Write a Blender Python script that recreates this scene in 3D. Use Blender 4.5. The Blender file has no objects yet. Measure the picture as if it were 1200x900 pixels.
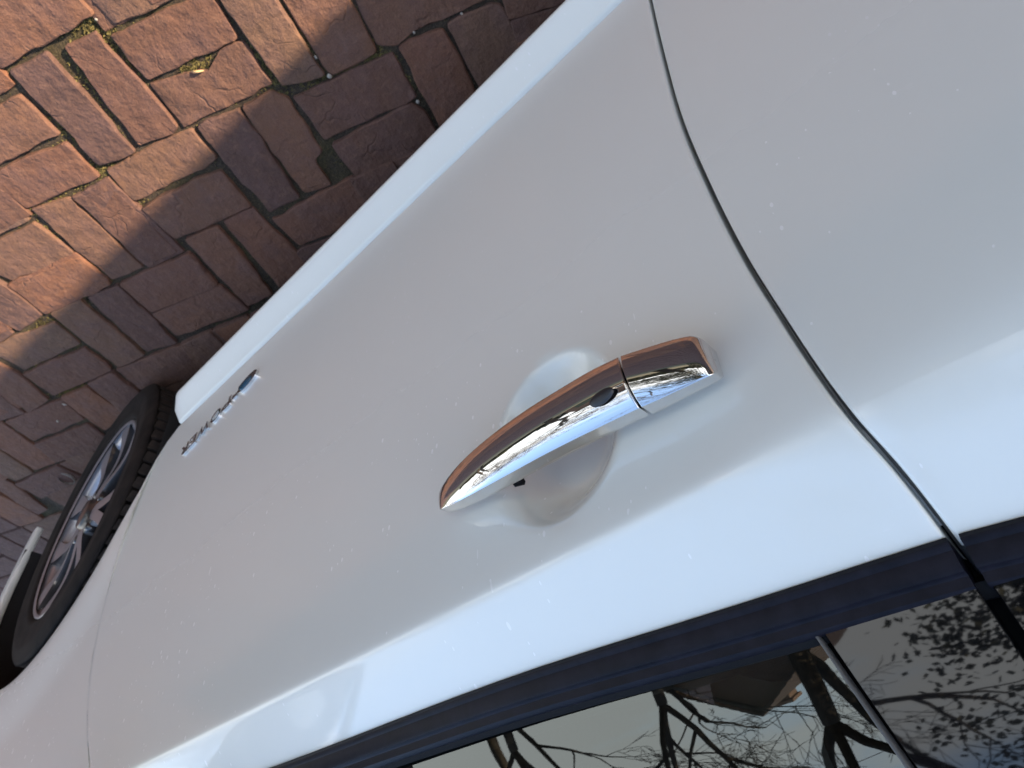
import bpy, bmesh, math, random
from mathutils import Vector, Matrix

# ---------------------------------------------------------------- camera, light, exposure
# World frame: X = the car's forward direction, Y = from the photographed (right-hand) side
# towards the car's middle, Z = up, ground at Z = 0.  Metres.
SC = bpy.context.scene
COL = SC.collection
cam_d = bpy.data.cameras.new('camera')
cam = bpy.data.objects.new('camera', cam_d)
COL.objects.link(cam)
RIGHT = Vector((-0.70802719, 0.70519382, 0.03740552))
DOWN = Vector((0.48793379, 0.45022841, 0.74780679))
FWD = Vector((0.5105077, 0.54771896, -0.66286185))
mw = Matrix(((RIGHT.x, -DOWN.x, -FWD.x, -0.99581841),
             (RIGHT.y, -DOWN.y, -FWD.y, 0.13154882),
             (RIGHT.z, -DOWN.z, -FWD.z, 1.25174824),
             (0, 0, 0, 1)))
cam.matrix_world = mw
cam_d.sensor_fit = 'HORIZONTAL'
cam_d.sensor_width = 36.0
cam_d.lens = 36.0 * 870.0 / 1200.0
cam_d.clip_start = 0.02
cam_d.clip_end = 2000.0
cam_d.dof.use_dof = True
cam_d.dof.focus_distance = 0.50
cam_d.dof.aperture_fstop = 18.0
SC.camera = cam

SUN_EL = math.radians(22.0)
SUN_DIR = Vector((-1.0, 0.0727, 0.0)).normalized() * math.cos(SUN_EL) + Vector((0, 0, math.sin(SUN_EL)))
world = bpy.data.worlds.new('World')
SC.world = world
world.use_nodes = True
wn = world.node_tree.nodes
wl = world.node_tree.links
sky = wn.new('ShaderNodeTexSky')
sky.sky_type = 'NISHITA'
sky.sun_disc = False
sky.sun_elevation = SUN_EL
sky.sun_rotation = math.atan2(SUN_DIR.x, SUN_DIR.y)
sky.air_density = 1.0
sky.dust_density = 1.6
sky.ozone_density = 1.0
# thin bright cloud, thicker low down, all the way round
geo = wn.new('ShaderNodeTexCoord')
sep = wn.new('ShaderNodeSeparateXYZ'); wl.new(geo.outputs['Generated'], sep.inputs[0])
cn = wn.new('ShaderNodeTexNoise'); cn.inputs['Scale'].default_value = 2.4; cn.inputs['Detail'].default_value = 7.0; cn.inputs['Roughness'].default_value = 0.6
cmap = wn.new('ShaderNodeMapping'); cmap.inputs['Scale'].default_value = (1, 1, 2.6)
wl.new(geo.outputs['Generated'], cmap.inputs[0]); wl.new(cmap.outputs[0], cn.inputs[0])
hz = wn.new('ShaderNodeMapRange'); hz.inputs[1].default_value = 0.10; hz.inputs[2].default_value = 0.75; hz.inputs[3].default_value = 0.42; hz.inputs[4].default_value = -0.14
wl.new(sep.outputs[2], hz.inputs[0])
ad = wn.new('ShaderNodeMath'); ad.operation = 'ADD'; wl.new(cn.outputs[0], ad.inputs[0]); wl.new(hz.outputs[0], ad.inputs[1])
cr = wn.new('ShaderNodeMapRange'); cr.interpolation_type = 'SMOOTHSTEP'; cr.inputs[1].default_value = 0.48; cr.inputs[2].default_value = 0.86
wl.new(ad.outputs[0], cr.inputs[0])
cm = wn.new('ShaderNodeMix'); cm.data_type = 'RGBA'
wl.new(cr.outputs[0], cm.inputs[0]); wl.new(sky.outputs[0], cm.inputs[6]); cm.inputs[7].default_value = (2.7, 2.75, 2.75, 1)
wl.new(cm.outputs[2], wn['Background'].inputs[0])
wn['Background'].inputs[1].default_value = 0.15
sun_d = bpy.data.lights.new('sun', 'SUN')
sun_d.energy = 3.6
sun_d.angle = math.radians(0.53)
sun_d.color = (1.0, 0.78, 0.54)
sun = bpy.data.objects.new('sun', sun_d)
COL.objects.link(sun)
sun.location = SUN_DIR * 50
sun.rotation_euler = SUN_DIR.to_track_quat('Z', 'Y').to_euler()
SC.view_settings.view_transform = 'Standard'
SC.view_settings.look = 'None'
SC.view_settings.gamma = 1.0
SC.view_settings.use_curve_mapping = False
SC.view_settings.exposure = 2.27

RND = random.Random(7)

# ---------------------------------------------------------------- helpers
def mesh(name, verts, faces, mat, parent=None, smooth=True):
    me = bpy.data.meshes.new(name)
    me.from_pydata([tuple(v) for v in verts], [], faces)
    me.validate()
    if smooth:
        me.polygons.foreach_set('use_smooth', [True] * len(me.polygons))
    if mat is not None:
        me.materials.append(mat)
    me.update()
    o = bpy.data.objects.new(name, me)
    COL.objects.link(o)
    if parent is not None:
        attach(o, parent)
    return o

BASE = {}
def attach(o, parent):
    o.parent = parent
    b = BASE.get(parent.name)
    if b is not None:
        o.location = -b

def empty(name, loc, label, cat, group=None):
    o = bpy.data.objects.new(name, None)
    COL.objects.link(o)
    o.location = loc
    o.empty_display_size = 0.1
    BASE[o.name] = Vector(loc)
    tag(o, label, cat, group)
    return o

def tag(o, label=None, cat=None, group=None, kind=None):
    for k, v in (('label', label), ('category', cat), ('group', group), ('kind', kind)):
        if v:
            o[k] = v
    return o

class MB:
    def __init__(self):
        self.v = []; self.f = []
    def add(self, vs, fs):
        n = len(self.v)
        self.v += [tuple(p) for p in vs]
        self.f += [tuple(i + n for i in q) for q in fs]
    def grid(self, rows, close_u=False, close_v=False):
        nr, nc = len(rows), len(rows[0])
        n = len(self.v)
        for r in rows:
            self.v += [tuple(p) for p in r]
        for i in range(nr if close_v else nr - 1):
            for j in range(nc if close_u else nc - 1):
                a = n + i * nc + j; b = n + i * nc + (j + 1) % nc
                i2 = (i + 1) % nr
                c = n + i2 * nc + (j + 1) % nc; d = n + i2 * nc + j
                self.f.append((a, b, c, d))
    def box(self, c, s, m=None):
        vs = []
        for dx in (-1, 1):
            for dy in (-1, 1):
                for dz in (-1, 1):
                    p = Vector((dx * s[0] / 2, dy * s[1] / 2, dz * s[2] / 2))
                    if m is not None:
                        p = m @ p
                    vs.append(Vector(c) + p)
        self.add(vs, [(0, 1, 3, 2), (4, 6, 7, 5), (0, 4, 5, 1), (2, 3, 7, 6), (0, 2, 6, 4), (1, 5, 7, 3)])
    def tube(self, p, r, n=6, cap=True):
        rings = []
        for i in range(len(p)):
            a = Vector(p[max(0, i - 1)]); b = Vector(p[min(len(p) - 1, i + 1)])
            d = (b - a).normalized()
            u = d.cross(Vector((0.31, 0.17, 0.93))).normalized()
            w = d.cross(u)
            rings.append([Vector(p[i]) + r[i] * (math.cos(2 * math.pi * k / n) * u + math.sin(2 * math.pi * k / n) * w) for k in range(n)])
        base = len(self.v)
        self.grid(rings, close_u=True)
        if cap:
            self.f.append(tuple(range(base + n - 1, base - 1, -1)))
            e = base + (len(p) - 1) * n
            self.f.append(tuple(range(e, e + n)))
    def build(self, name, mat, parent=None, smooth=True):
        return mesh(name, self.v, self.f, mat, parent, smooth)

def fix_normals(o):
    bm = bmesh.new(); bm.from_mesh(o.data)
    bmesh.ops.recalc_face_normals(bm, faces=bm.faces)
    bm.to_mesh(o.data); bm.free()
    return o

def auto_edges(o, deg=35):
    bm = bmesh.new(); bm.from_mesh(o.data)
    lim = math.radians(deg)
    for e in bm.edges:
        if len(e.link_faces) == 2 and e.calc_face_angle(0) > lim:
            e.smooth = False
    bm.to_mesh(o.data); bm.free()
    return o

def interp(tab, t):
    if t <= tab[0][0]:
        return tab[0][1]
    for (a, va), (b, vb) in zip(tab, tab[1:]):
        if t <= b:
            return va + (vb - va) * (t - a) / (b - a)
    return tab[-1][1]

def spline(tab, t):
    # Catmull-Rom through (t, value) pairs: smooth curves for gaps and sections
    n = len(tab)
    if t <= tab[0][0]:
        return tab[0][1]
    if t >= tab[-1][0]:
        return tab[-1][1]
    for i in range(n - 1):
        if t <= tab[i + 1][0]:
            break
    x0, y0 = tab[i]; x1, y1 = tab[i + 1]
    h = x1 - x0
    m0 = (tab[i + 1][1] - tab[i - 1][1]) / (tab[i + 1][0] - tab[i - 1][0]) if i > 0 else (y1 - y0) / h
    m1 = (tab[i + 2][1] - tab[i][1]) / (tab[i + 2][0] - tab[i][0]) if i < n - 2 else (y1 - y0) / h
    s = (t - x0) / h
    return (2*s**3 - 3*s**2 + 1) * y0 + (s**3 - 2*s**2 + s) * h * m0 + (-2*s**3 + 3*s**2) * y1 + (s**3 - s**2) * h * m1

def sstep(a, b, x):
    t = min(1.0, max(0.0, (x - a) / (b - a)))
    return t * t * (3 - 2 * t)

# ---------------------------------------------------------------- materials
def new_mat(name):
    m = bpy.data.materials.new(name)
    m.use_nodes = True
    return m, m.node_tree.nodes, m.node_tree.links, m.node_tree.nodes['Principled BSDF']

def plain(name, col, rough=0.5, metal=0.0, spec=0.5, coat=0.0):
    m, n, l, p = new_mat(name)
    p.inputs['Base Color'].default_value = (*col, 1)
    p.inputs['Roughness'].default_value = rough
    p.inputs['Metallic'].default_value = metal
    p.inputs['Specular IOR Level'].default_value = spec
    p.inputs['Coat Weight'].default_value = coat
    p.inputs['Coat Roughness'].default_value = 0.03
    return m

def nd(n, t, **kw):
    x = n.new(t)
    for k, v in kw.items():
        setattr(x, k, v)
    return x

def noise(n, l, vec, scale, detail=4, rough=0.55):
    t = nd(n, 'ShaderNodeTexNoise')
    t.inputs['Scale'].default_value = scale
    t.inputs['Detail'].default_value = detail
    t.inputs['Roughness'].default_value = rough
    if vec is not None:
        l.new(vec, t.inputs['Vector'])
    return t.outputs['Fac']

def ramp(n, l, fac, stops):
    r = nd(n, 'ShaderNodeValToRGB')
    e = r.color_ramp.elements
    e[0].position, e[0].color = stops[0][0], (*stops[0][1], 1)
    e[1].position, e[1].color = stops[-1][0], (*stops[-1][1], 1)
    for s in stops[1:-1]:
        k = e.new(s[0]); k.color = (*s[1], 1)
    l.new(fac, r.inputs['Fac'])
    return r.outputs['Color']

def mix(n, l, fac, a, b, mode='MIX'):
    x = nd(n, 'ShaderNodeMix', data_type='RGBA', blend_type=mode)
    for sock, v in ((x.inputs[0], fac), (x.inputs[6], a), (x.inputs[7], b)):
        if hasattr(v, 'links') or hasattr(v, 'is_linked'):
            l.new(v, sock)
        elif isinstance(v, (int, float)):
            sock.default_value = v
        else:
            sock.default_value = (*v, 1)
    return x.outputs[2]

def mth(n, l, op, a, b=None, clamp=False):
    x = nd(n, 'ShaderNodeMath', operation=op, use_clamp=clamp)
    for i, v in enumerate((a, b)):
        if v is None:
            continue
        if isinstance(v, (int, float)):
            x.inputs[i].default_value = v
        else:
            l.new(v, x.inputs[i])
    return x.outputs[0]

def mapping(n, l, vec, scale=(1, 1, 1), loc=None):
    m = nd(n, 'ShaderNodeMapping')
    m.inputs['Scale'].default_value = scale
    l.new(vec, m.inputs['Vector'])
    if loc is not None:
        l.new(loc, m.inputs['Location'])
    return m.outputs[0]

def bump(n, l, p, h, strength, dist, sock='Normal', prev=None):
    b = nd(n, 'ShaderNodeBump')
    b.inputs['Strength'].default_value = strength
    b.inputs['Distance'].default_value = dist
    l.new(h, b.inputs['Height'])
    if prev is not None:
        l.new(prev, b.inputs['Normal'])
    if sock:
        l.new(b.outputs[0], p.inputs[sock])
    return b.outputs[0]

def paint_material():
    m, n, l, p = new_mat('white_car_paint')
    tc = nd(n, 'ShaderNodeTexCoord').outputs['Object']
    # dried rain spots and road dust: little round and run-down specks, thicker towards the front of the door
    def specks(scale, zstretch, keep, rad):
        mp = mapping(n, l, tc, (scale, 0.0, scale * zstretch))
        v = nd(n, 'ShaderNodeTexVoronoi')
        v.inputs['Scale'].default_value = 1.0
        l.new(mp, v.inputs['Vector'])
        hue = nd(n, 'ShaderNodeSeparateColor')
        l.new(v.outputs['Color'], hue.inputs[0])
        size = mth(n, l, 'MULTIPLY', hue.outputs[1], rad)
        near = mth(n, l, 'LESS_THAN', v.outputs['Distance'], size)
        on = mth(n, l, 'GREATER_THAN', hue.outputs[0], keep)
        return mth(n, l, 'MULTIPLY', near, on)
    big = noise(n, l, tc, 7.0, 3)
    patch = mth(n, l, 'GREATER_THAN', big, 0.47)
    sx = nd(n, 'ShaderNodeSeparateXYZ'); l.new(tc, sx.inputs[0])
    fw = nd(n, 'ShaderNodeMapRange'); fw.inputs[1].default_value = -0.6; fw.inputs[2].default_value = 0.0
    l.new(sx.outputs[0], fw.inputs[0])
    patch = mth(n, l, 'GREATER_THAN', mth(n, l, 'ADD', big, mth(n, l, 'MULTIPLY', fw.outputs[0], 0.14)), 0.56)
    s1 = mth(n, l, 'MULTIPLY', specks(120, 0.5, 0.66, 0.17), patch)
    s2 = specks(90, 0.7, 0.90, 0.085)
    s3 = mth(n, l, 'MULTIPLY', specks(230, 0.5, 0.70, 0.16), patch)
    s4 = mth(n, l, 'MULTIPLY', mth(n, l, 'MULTIPLY', specks(150, 0.16, 0.90, 0.16), patch), 0.6)
    sp = mth(n, l, 'MAXIMUM', mth(n, l, 'MAXIMUM', s1, s2), mth(n, l, 'MAXIMUM', s3, s4))
    dust = noise(n, l, mapping(n, l, tc, (9, 9, 4)), 1.0, 5)
    film = mth(n, l, 'MULTIPLY', dust, 0.10)
    c0 = mix(n, l, film, (0.785, 0.805, 0.745), (0.50, 0.49, 0.45))
    # wiped smears
    sm = noise(n, l, mapping(n, l, tc, (26, 0, 90)), 1.0, 4, 0.7)
    smr = nd(n, 'ShaderNodeMapRange', interpolation_type='SMOOTHSTEP'); smr.inputs[1].default_value = 0.62; smr.inputs[2].default_value = 0.78; smr.inputs[4].default_value = 0.35
    l.new(sm, smr.inputs[0])
    c0 = mix(n, l, mth(n, l, 'MULTIPLY', smr.outputs[0], dust), c0, (0.90, 0.90, 0.88))
    c1 = mix(n, l, mth(n, l, 'MULTIPLY', sp, 0.5), c0, (0.92, 0.92, 0.91))
    l.new(c1, p.inputs['Base Color'])
    p.inputs['Roughness'].default_value = 0.38
    p.inputs['Coat Weight'].default_value = 1.0
    p.inputs['Coat IOR'].default_value = 1.55
    r = mth(n, l, 'MULTIPLY', dust, 0.06)
    # road film: the finish is duller towards the sill
    sz = nd(n, 'ShaderNodeSeparateXYZ'); l.new(tc, sz.inputs[0])
    low = nd(n, 'ShaderNodeMapRange', interpolation_type='SMOOTHSTEP')
    low.inputs[1].default_value = 1.0; low.inputs[2].default_value = 0.62; low.inputs[3].default_value = 0.01; low.inputs[4].default_value = 0.29
    l.new(sz.outputs[2], low.inputs[0])
    r = mth(n, l, 'ADD', r, low.outputs[0])
    l.new(mth(n, l, 'ADD', r, mth(n, l, 'MULTIPLY', sp, 0.4)), p.inputs['Coat Roughness'])
    # orange peel
    op = noise(n, l, tc, 420.0, 2)
    bump(n, l, p, op, 0.03, 0.0006, 'Coat Normal')
    return m

def brick_material():
    m, n, l, p = new_mat('paving_brick')
    tc = nd(n, 'ShaderNodeTexCoord').outputs['Object']
    oi = nd(n, 'ShaderNodeObjectInfo').outputs['Random']
    cmb = nd(n, 'ShaderNodeCombineXYZ')
    l.new(mth(n, l, 'MULTIPLY', oi, 37.0), cmb.inputs[0])
    l.new(mth(n, l, 'MULTIPLY', oi, 91.0), cmb.inputs[1])
    v = mapping(n, l, tc, (1, 1, 1), cmb.outputs[0])
    base = ramp(n, l, oi, [(0.0, (0.092, 0.046, 0.033)), (0.2, (0.130, 0.065, 0.040)), (0.4, (0.078, 0.043, 0.035)),
                           (0.6, (0.148, 0.066, 0.037)), (0.8, (0.112, 0.068, 0.046)), (1.0, (0.133, 0.059, 0.036))])
    big = noise(n, l, v, 16.0, 4, 0.6)
    c = mix(n, l, mth(n, l, 'MULTIPLY', ramp(n, l, big, [(0.42, (0, 0, 0)), (0.68, (1, 1, 1))]), 0.55), base, (0.105, 0.060, 0.054))
    mid = noise(n, l, v, 60.0, 5, 0.65)
    c = mix(n, l, mth(n, l, 'MULTIPLY', ramp(n, l, mid, [(0.5, (0, 0, 0)), (0.75, (1, 1, 1))]), 0.35), c, (0.215, 0.122, 0.080))
    grit = noise(n, l, v, 420.0, 3, 0.7)
    c = mix(n, l, 0.5, c, ramp(n, l, grit, [(0.3, (0.5, 0.48, 0.46)), (0.7, (1.25, 1.22, 1.2))]), 'MULTIPLY')
    pits = nd(n, 'ShaderNodeTexVoronoi')
    pits.inputs['Scale'].default_value = 75.0
    l.new(v, pits.inputs['Vector'])
    l.new(c, p.inputs['Base Color'])
    p.inputs['Roughness'].default_value = 0.88
    p.inputs['Specular IOR Level'].default_value = 0.35
    # wire-cut drag grooves across the brick, lumps and grit
    wob = noise(n, l, mapping(n, l, v, (48, 20, 40)), 1.0, 6, 0.66)
    lump = noise(n, l, v, 22.0, 4, 0.6)
    h1 = mth(n, l, 'ADD', mth(n, l, 'MULTIPLY', wob, mth(n, l, 'MULTIPLY', big, 0.75)), mth(n, l, 'MULTIPLY', lump, 1.25))
    pit = mth(n, l, 'SMOOTH_MIN', pits.outputs['Distance'], 0.25)
    h2 = mth(n, l, 'ADD', h1, mth(n, l, 'MULTIPLY', grit, 0.10))
    h3 = mth(n, l, 'ADD', h2, mth(n, l, 'MULTIPLY', pit, 0.25))
    # a few hairline drag cracks
    ck = nd(n, 'ShaderNodeTexVoronoi', feature='DISTANCE_TO_EDGE')
    ck.inputs['Scale'].default_value = 9.0
    wv = mix(n, l, 0.06, v, nd_noise_col(n, l, v, 18.0), 'ADD')
    l.new(wv, ck.inputs['Vector'])
    crk = nd(n, 'ShaderNodeMapRange', interpolation_type='SMOOTHSTEP'); crk.inputs[1].default_value = 0.0; crk.inputs[2].default_value = 0.022; crk.inputs[3].default_value = -0.22; crk.inputs[4].default_value = 0.0
    l.new(ck.outputs['Distance'], crk.inputs[0])
    keep = ramp(n, l, noise(n, l, v, 11.0, 2), [(0.50, (0, 0, 0)), (0.62, (1, 1, 1))])
    h3 = mth(n, l, 'ADD', h3, mth(n, l, 'MULTIPLY', crk.outputs[0], keep))
    bump(n, l, p, h3, 0.85, 0.009)
    return m

def nd_noise_col(n, l, vec, scale):
    t = nd(n, 'ShaderNodeTexNoise'); t.inputs['Scale'].default_value = scale
    l.new(vec, t.inputs['Vector'])
    return t.outputs['Color']

def bed_material():
    m, n, l, p = new_mat('joint_soil')
    tc = nd(n, 'ShaderNodeTexCoord').outputs['Object']
    moss = noise(n, l, tc, 6.0, 5, 0.6)
    fine = noise(n, l, tc, 240.0, 4, 0.7)
    soil = ramp(n, l, fine, [(0.3, (0.020, 0.014, 0.009)), (0.55, (0.045, 0.031, 0.018)), (0.75, (0.110, 0.082, 0.050))])
    green = ramp(n, l, fine, [(0.3, (0.020, 0.018, 0.005)), (0.7, (0.075, 0.058, 0.017))])
    c = mix(n, l, ramp(n, l, moss, [(0.48, (0, 0, 0)), (0.66, (1, 1, 1))]), soil, green)
    l.new(c, p.inputs['Base Color'])
    p.inputs['Roughness'].default_value = 0.95
    bump(n, l, p, mth(n, l, 'ADD', fine, noise(n, l, tc, 60, 4)), 0.9, 0.006)
    return m

def glass_material():
    m, n, l, p = new_mat('tinted_window_glass')
    n.remove(p)
    out = n['Material Output']
    tr = nd(n, 'ShaderNodeBsdfTransparent'); tr.inputs[0].default_value = (0.22, 0.25, 0.24, 1)
    gl = nd(n, 'ShaderNodeBsdfGlossy'); gl.inputs['Roughness'].default_value = 0.004
    gl.inputs[0].default_value = (0.93, 1.0, 0.97, 1)
    fr = nd(n, 'ShaderNodeFresnel'); fr.inputs['IOR'].default_value = 2.0
    mx = nd(n, 'ShaderNodeMixShader')
    l.new(fr.outputs[0], mx.inputs[0]); l.new(tr.outputs[0], mx.inputs[1]); l.new(gl.outputs[0], mx.inputs[2])
    l.new(mx.outputs[0], out.inputs[0])
    return m

def satin_trim():
    m, n, l, p = new_mat('satin_black_trim')
    tc = nd(n, 'ShaderNodeTexCoord').outputs['Object']
    d = noise(n, l, tc, 60.0, 5, 0.65)
    l.new(ramp(n, l, d, [(0.35, (0.006, 0.006, 0.010)), (0.75, (0.014, 0.013, 0.020))]), p.inputs['Base Color'])
    l.new(mth(n, l, 'ADD', mth(n, l, 'MULTIPLY', d, 0.3), 0.22), p.inputs['Roughness'])
    p.inputs['Specular IOR Level'].default_value = 0.14
    bump(n, l, p, noise(n, l, tc, 900, 2), 0.15, 0.0004)
    return m

def rubber_material():
    m, n, l, p = new_mat('tyre_rubber')
    tc = nd(n, 'ShaderNodeTexCoord').outputs['Object']
    d = noise(n, l, tc, 25.0, 5)
    l.new(ramp(n, l, d, [(0.3, (0.005, 0.0045, 0.0045)), (0.75, (0.024, 0.018, 0.015))]), p.inputs['Base Color'])
    p.inputs['Roughness'].default_value = 0.8
    p.inputs['Specular IOR Level'].default_value = 0.2
    bump(n, l, p, noise(n, l, tc, 300, 3), 0.3, 0.0015)
    return m

def bark_material(name, a, b):
    m, n, l, p = new_mat(name)
    tc = nd(n, 'ShaderNodeTexCoord').outputs['Object']
    d = noise(n, l, mapping(n, l, tc, (14, 14, 3)), 1.0, 5, 0.65)
    l.new(ramp(n, l, d, [(0.3, a), (0.7, b)]), p.inputs['Base Color'])
    p.inputs['Roughness'].default_value = 0.9
    bump(n, l, p, d, 0.8, 0.03)
    return m

def wall_brick_material():
    m, n, l, p = new_mat('house_brickwork')
    tc = nd(n, 'ShaderNodeTexCoord').outputs['Object']
    b = nd(n, 'ShaderNodeTexBrick')
    l.new(nd_swap(n, l, tc), b.inputs['Vector'])
    b.inputs['Scale'].default_value = 1.0
    b.inputs['Brick Width'].default_value = 0.22
    b.inputs['Row Height'].default_value = 0.072
    b.inputs['Mortar Size'].default_value = 0.008
    b.inputs['Color1'].default_value = (0.11, 0.06, 0.044, 1)
    b.inputs['Color2'].default_value = (0.15, 0.085, 0.058, 1)
    b.inputs['Mortar'].default_value = (0.17, 0.15, 0.13, 1)
    l.new(b.outputs['Color'], p.inputs['Base Color'])
    p.inputs['Roughness'].default_value = 0.9
    return m

def nd_swap(n, l, vec):
    s = nd(n, 'ShaderNodeSeparateXYZ'); l.new(vec, s.inputs[0])
    c = nd(n, 'ShaderNodeCombineXYZ')
    l.new(mth(n, l, 'ADD', s.outputs[0], s.outputs[1]), c.inputs[0]); l.new(s.outputs[2], c.inputs[1])
    return c.outputs[0]

def noisy(name, a, b, scale, rough=0.9, bs=0.4, bd=0.02):
    m, n, l, p = new_mat(name)
    tc = nd(n, 'ShaderNodeTexCoord').outputs['Object']
    d = noise(n, l, tc, scale, 6, 0.6)
    l.new(ramp(n, l, d, [(0.3, a), (0.7, b)]), p.inputs['Base Color'])
    p.inputs['Roughness'].default_value = rough
    bump(n, l, p, d, bs, bd)
    return m

M_PAINT = paint_material()
M_BRICK = brick_material()
M_BED = bed_material()
M_GLASS = glass_material()
M_TRIM = satin_trim()
M_GLOSS = plain('gloss_black_pillar', (0.004, 0.004, 0.005), 0.02, 0, 0.5, 0.35)
M_SEAL = plain('rubber_seal', (0.007, 0.007, 0.008), 0.7, 0, 0.15)
M_RUBBER = rubber_material()
M_TREAD = noisy('dusty_tread_rubber', (0.014, 0.010, 0.008), (0.040, 0.029, 0.023), 60, 0.9, 0.3, 0.001)
M_CHROME = plain('chrome', (0.70, 0.69, 0.68), 0.02, 1.0)
M_BUTTON = plain('black_button_rubber', (0.022, 0.022, 0.024), 0.45)
M_DARK = plain('wheel_arch_liner', (0.012, 0.011, 0.011), 0.9)
M_RIM = plain('machined_alloy', (0.40, 0.40, 0.43), 0.34, 0.7)
M_RIMDARK = plain('dark_painted_alloy', (0.022, 0.022, 0.024), 0.3, 0.0, 0.5, 1.0)
M_BLUE = plain('blue_badge_enamel', (0.01, 0.12, 0.20), 0.15, 0.3, 0.5, 1.0)
M_CABIN = noisy('dark_cabin_plastic', (0.014, 0.013, 0.012), (0.030, 0.028, 0.026), 90, 0.7, 0.2, 0.001)
M_SEATS = noisy('grey_seat_cloth', (0.05, 0.047, 0.043), (0.09, 0.085, 0.08), 300, 0.9, 0.3, 0.001)
M_BARK = bark_material('bare_tree_bark', (0.020, 0.016, 0.013), (0.060, 0.048, 0.038))
M_LEAF = noisy('evergreen_leaves', (0.018, 0.024, 0.012), (0.050, 0.055, 0.024), 8, 0.6, 0, 0.01)
M_LAWN = noisy('lawn_and_soil', (0.050, 0.048, 0.022), (0.105, 0.095, 0.050), 3.0, 0.95, 0.5, 0.03)
M_WALL = wall_brick_material()
M_ROOF = noisy('roof_tile_clay', (0.028, 0.021, 0.018), (0.055, 0.036, 0.028), 20, 0.85, 0.3, 0.01)
M_FRAME = plain('white_window_frame', (0.75, 0.75, 0.73), 0.4)
M_PANE = plain('house_window_pane', (0.02, 0.025, 0.03), 0.03, 0.0, 0.8)
M_DOORWOOD = noisy('dark_green_door', (0.02, 0.035, 0.025), (0.03, 0.045, 0.032), 10, 0.4, 0.1, 0.002)
M_PEBBLE = noisy('pale_pebble', (0.20, 0.18, 0.15), (0.38, 0.35, 0.30), 200, 0.6, 0.2, 0.001)
M_STRAW = noisy('dry_stalk', (0.34, 0.22, 0.10), (0.52, 0.36, 0.18), 150, 0.7, 0.2, 0.001)
M_DRYLEAF = noisy('dry_leaf', (0.10, 0.085, 0.075), (0.30, 0.27, 0.24), 120, 0.7, 0.3, 0.001)
M_MOSS = noisy('moss', (0.050, 0.044, 0.012), (0.150, 0.120, 0.036), 90, 0.95, 0.4, 0.002)

# ---------------------------------------------------------------- ground and brick paving
ground = mesh('ground', [(-400, -400, -0.075), (400, -400, -0.075), (400, 400, -0.075), (-400, 400, -0.075)], [(0, 1, 2, 3)], M_LAWN)
tag(ground, kind='structure')
PX0, PX1, PY0, PY1 = -6.5, 6.0, -5.6, 4.2
def sheet(x0, x1, y0, y1, z):
    return [(x0, y0, z), (x1, y0, z), (x1, y1, z), (x0, y1, z)], [(0, 1, 2, 3)]
# the joint bed: a fine uneven sheet where the photograph looks, plain further out
mb = MB()
bx0, bx1, by0, by1 = -1.3, 1.9, -0.5, 0.9
N1, N2 = 150, 70
rows = []
for j in range(N2 + 1):
    y = by0 + (by1 - by0) * j / N2
    rows.append([(bx0 + (bx1 - bx0) * i / N1, y,
                  -0.008 + (0 if i in (0, N1) or j in (0, N2) else RND.uniform(-0.004, 0.003))) for i in range(N1 + 1)])
mb.grid(rows)
for a in ((PX0, bx0, PY0, PY1), (bx1, PX1, PY0, PY1), (bx0, bx1, PY0, by0), (bx0, bx1, by1, PY1)):
    mb.add(*sheet(*a, -0.011))
paving = mb.build('brick_paving', M_BED)
tag(paving, kind='structure')

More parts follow.
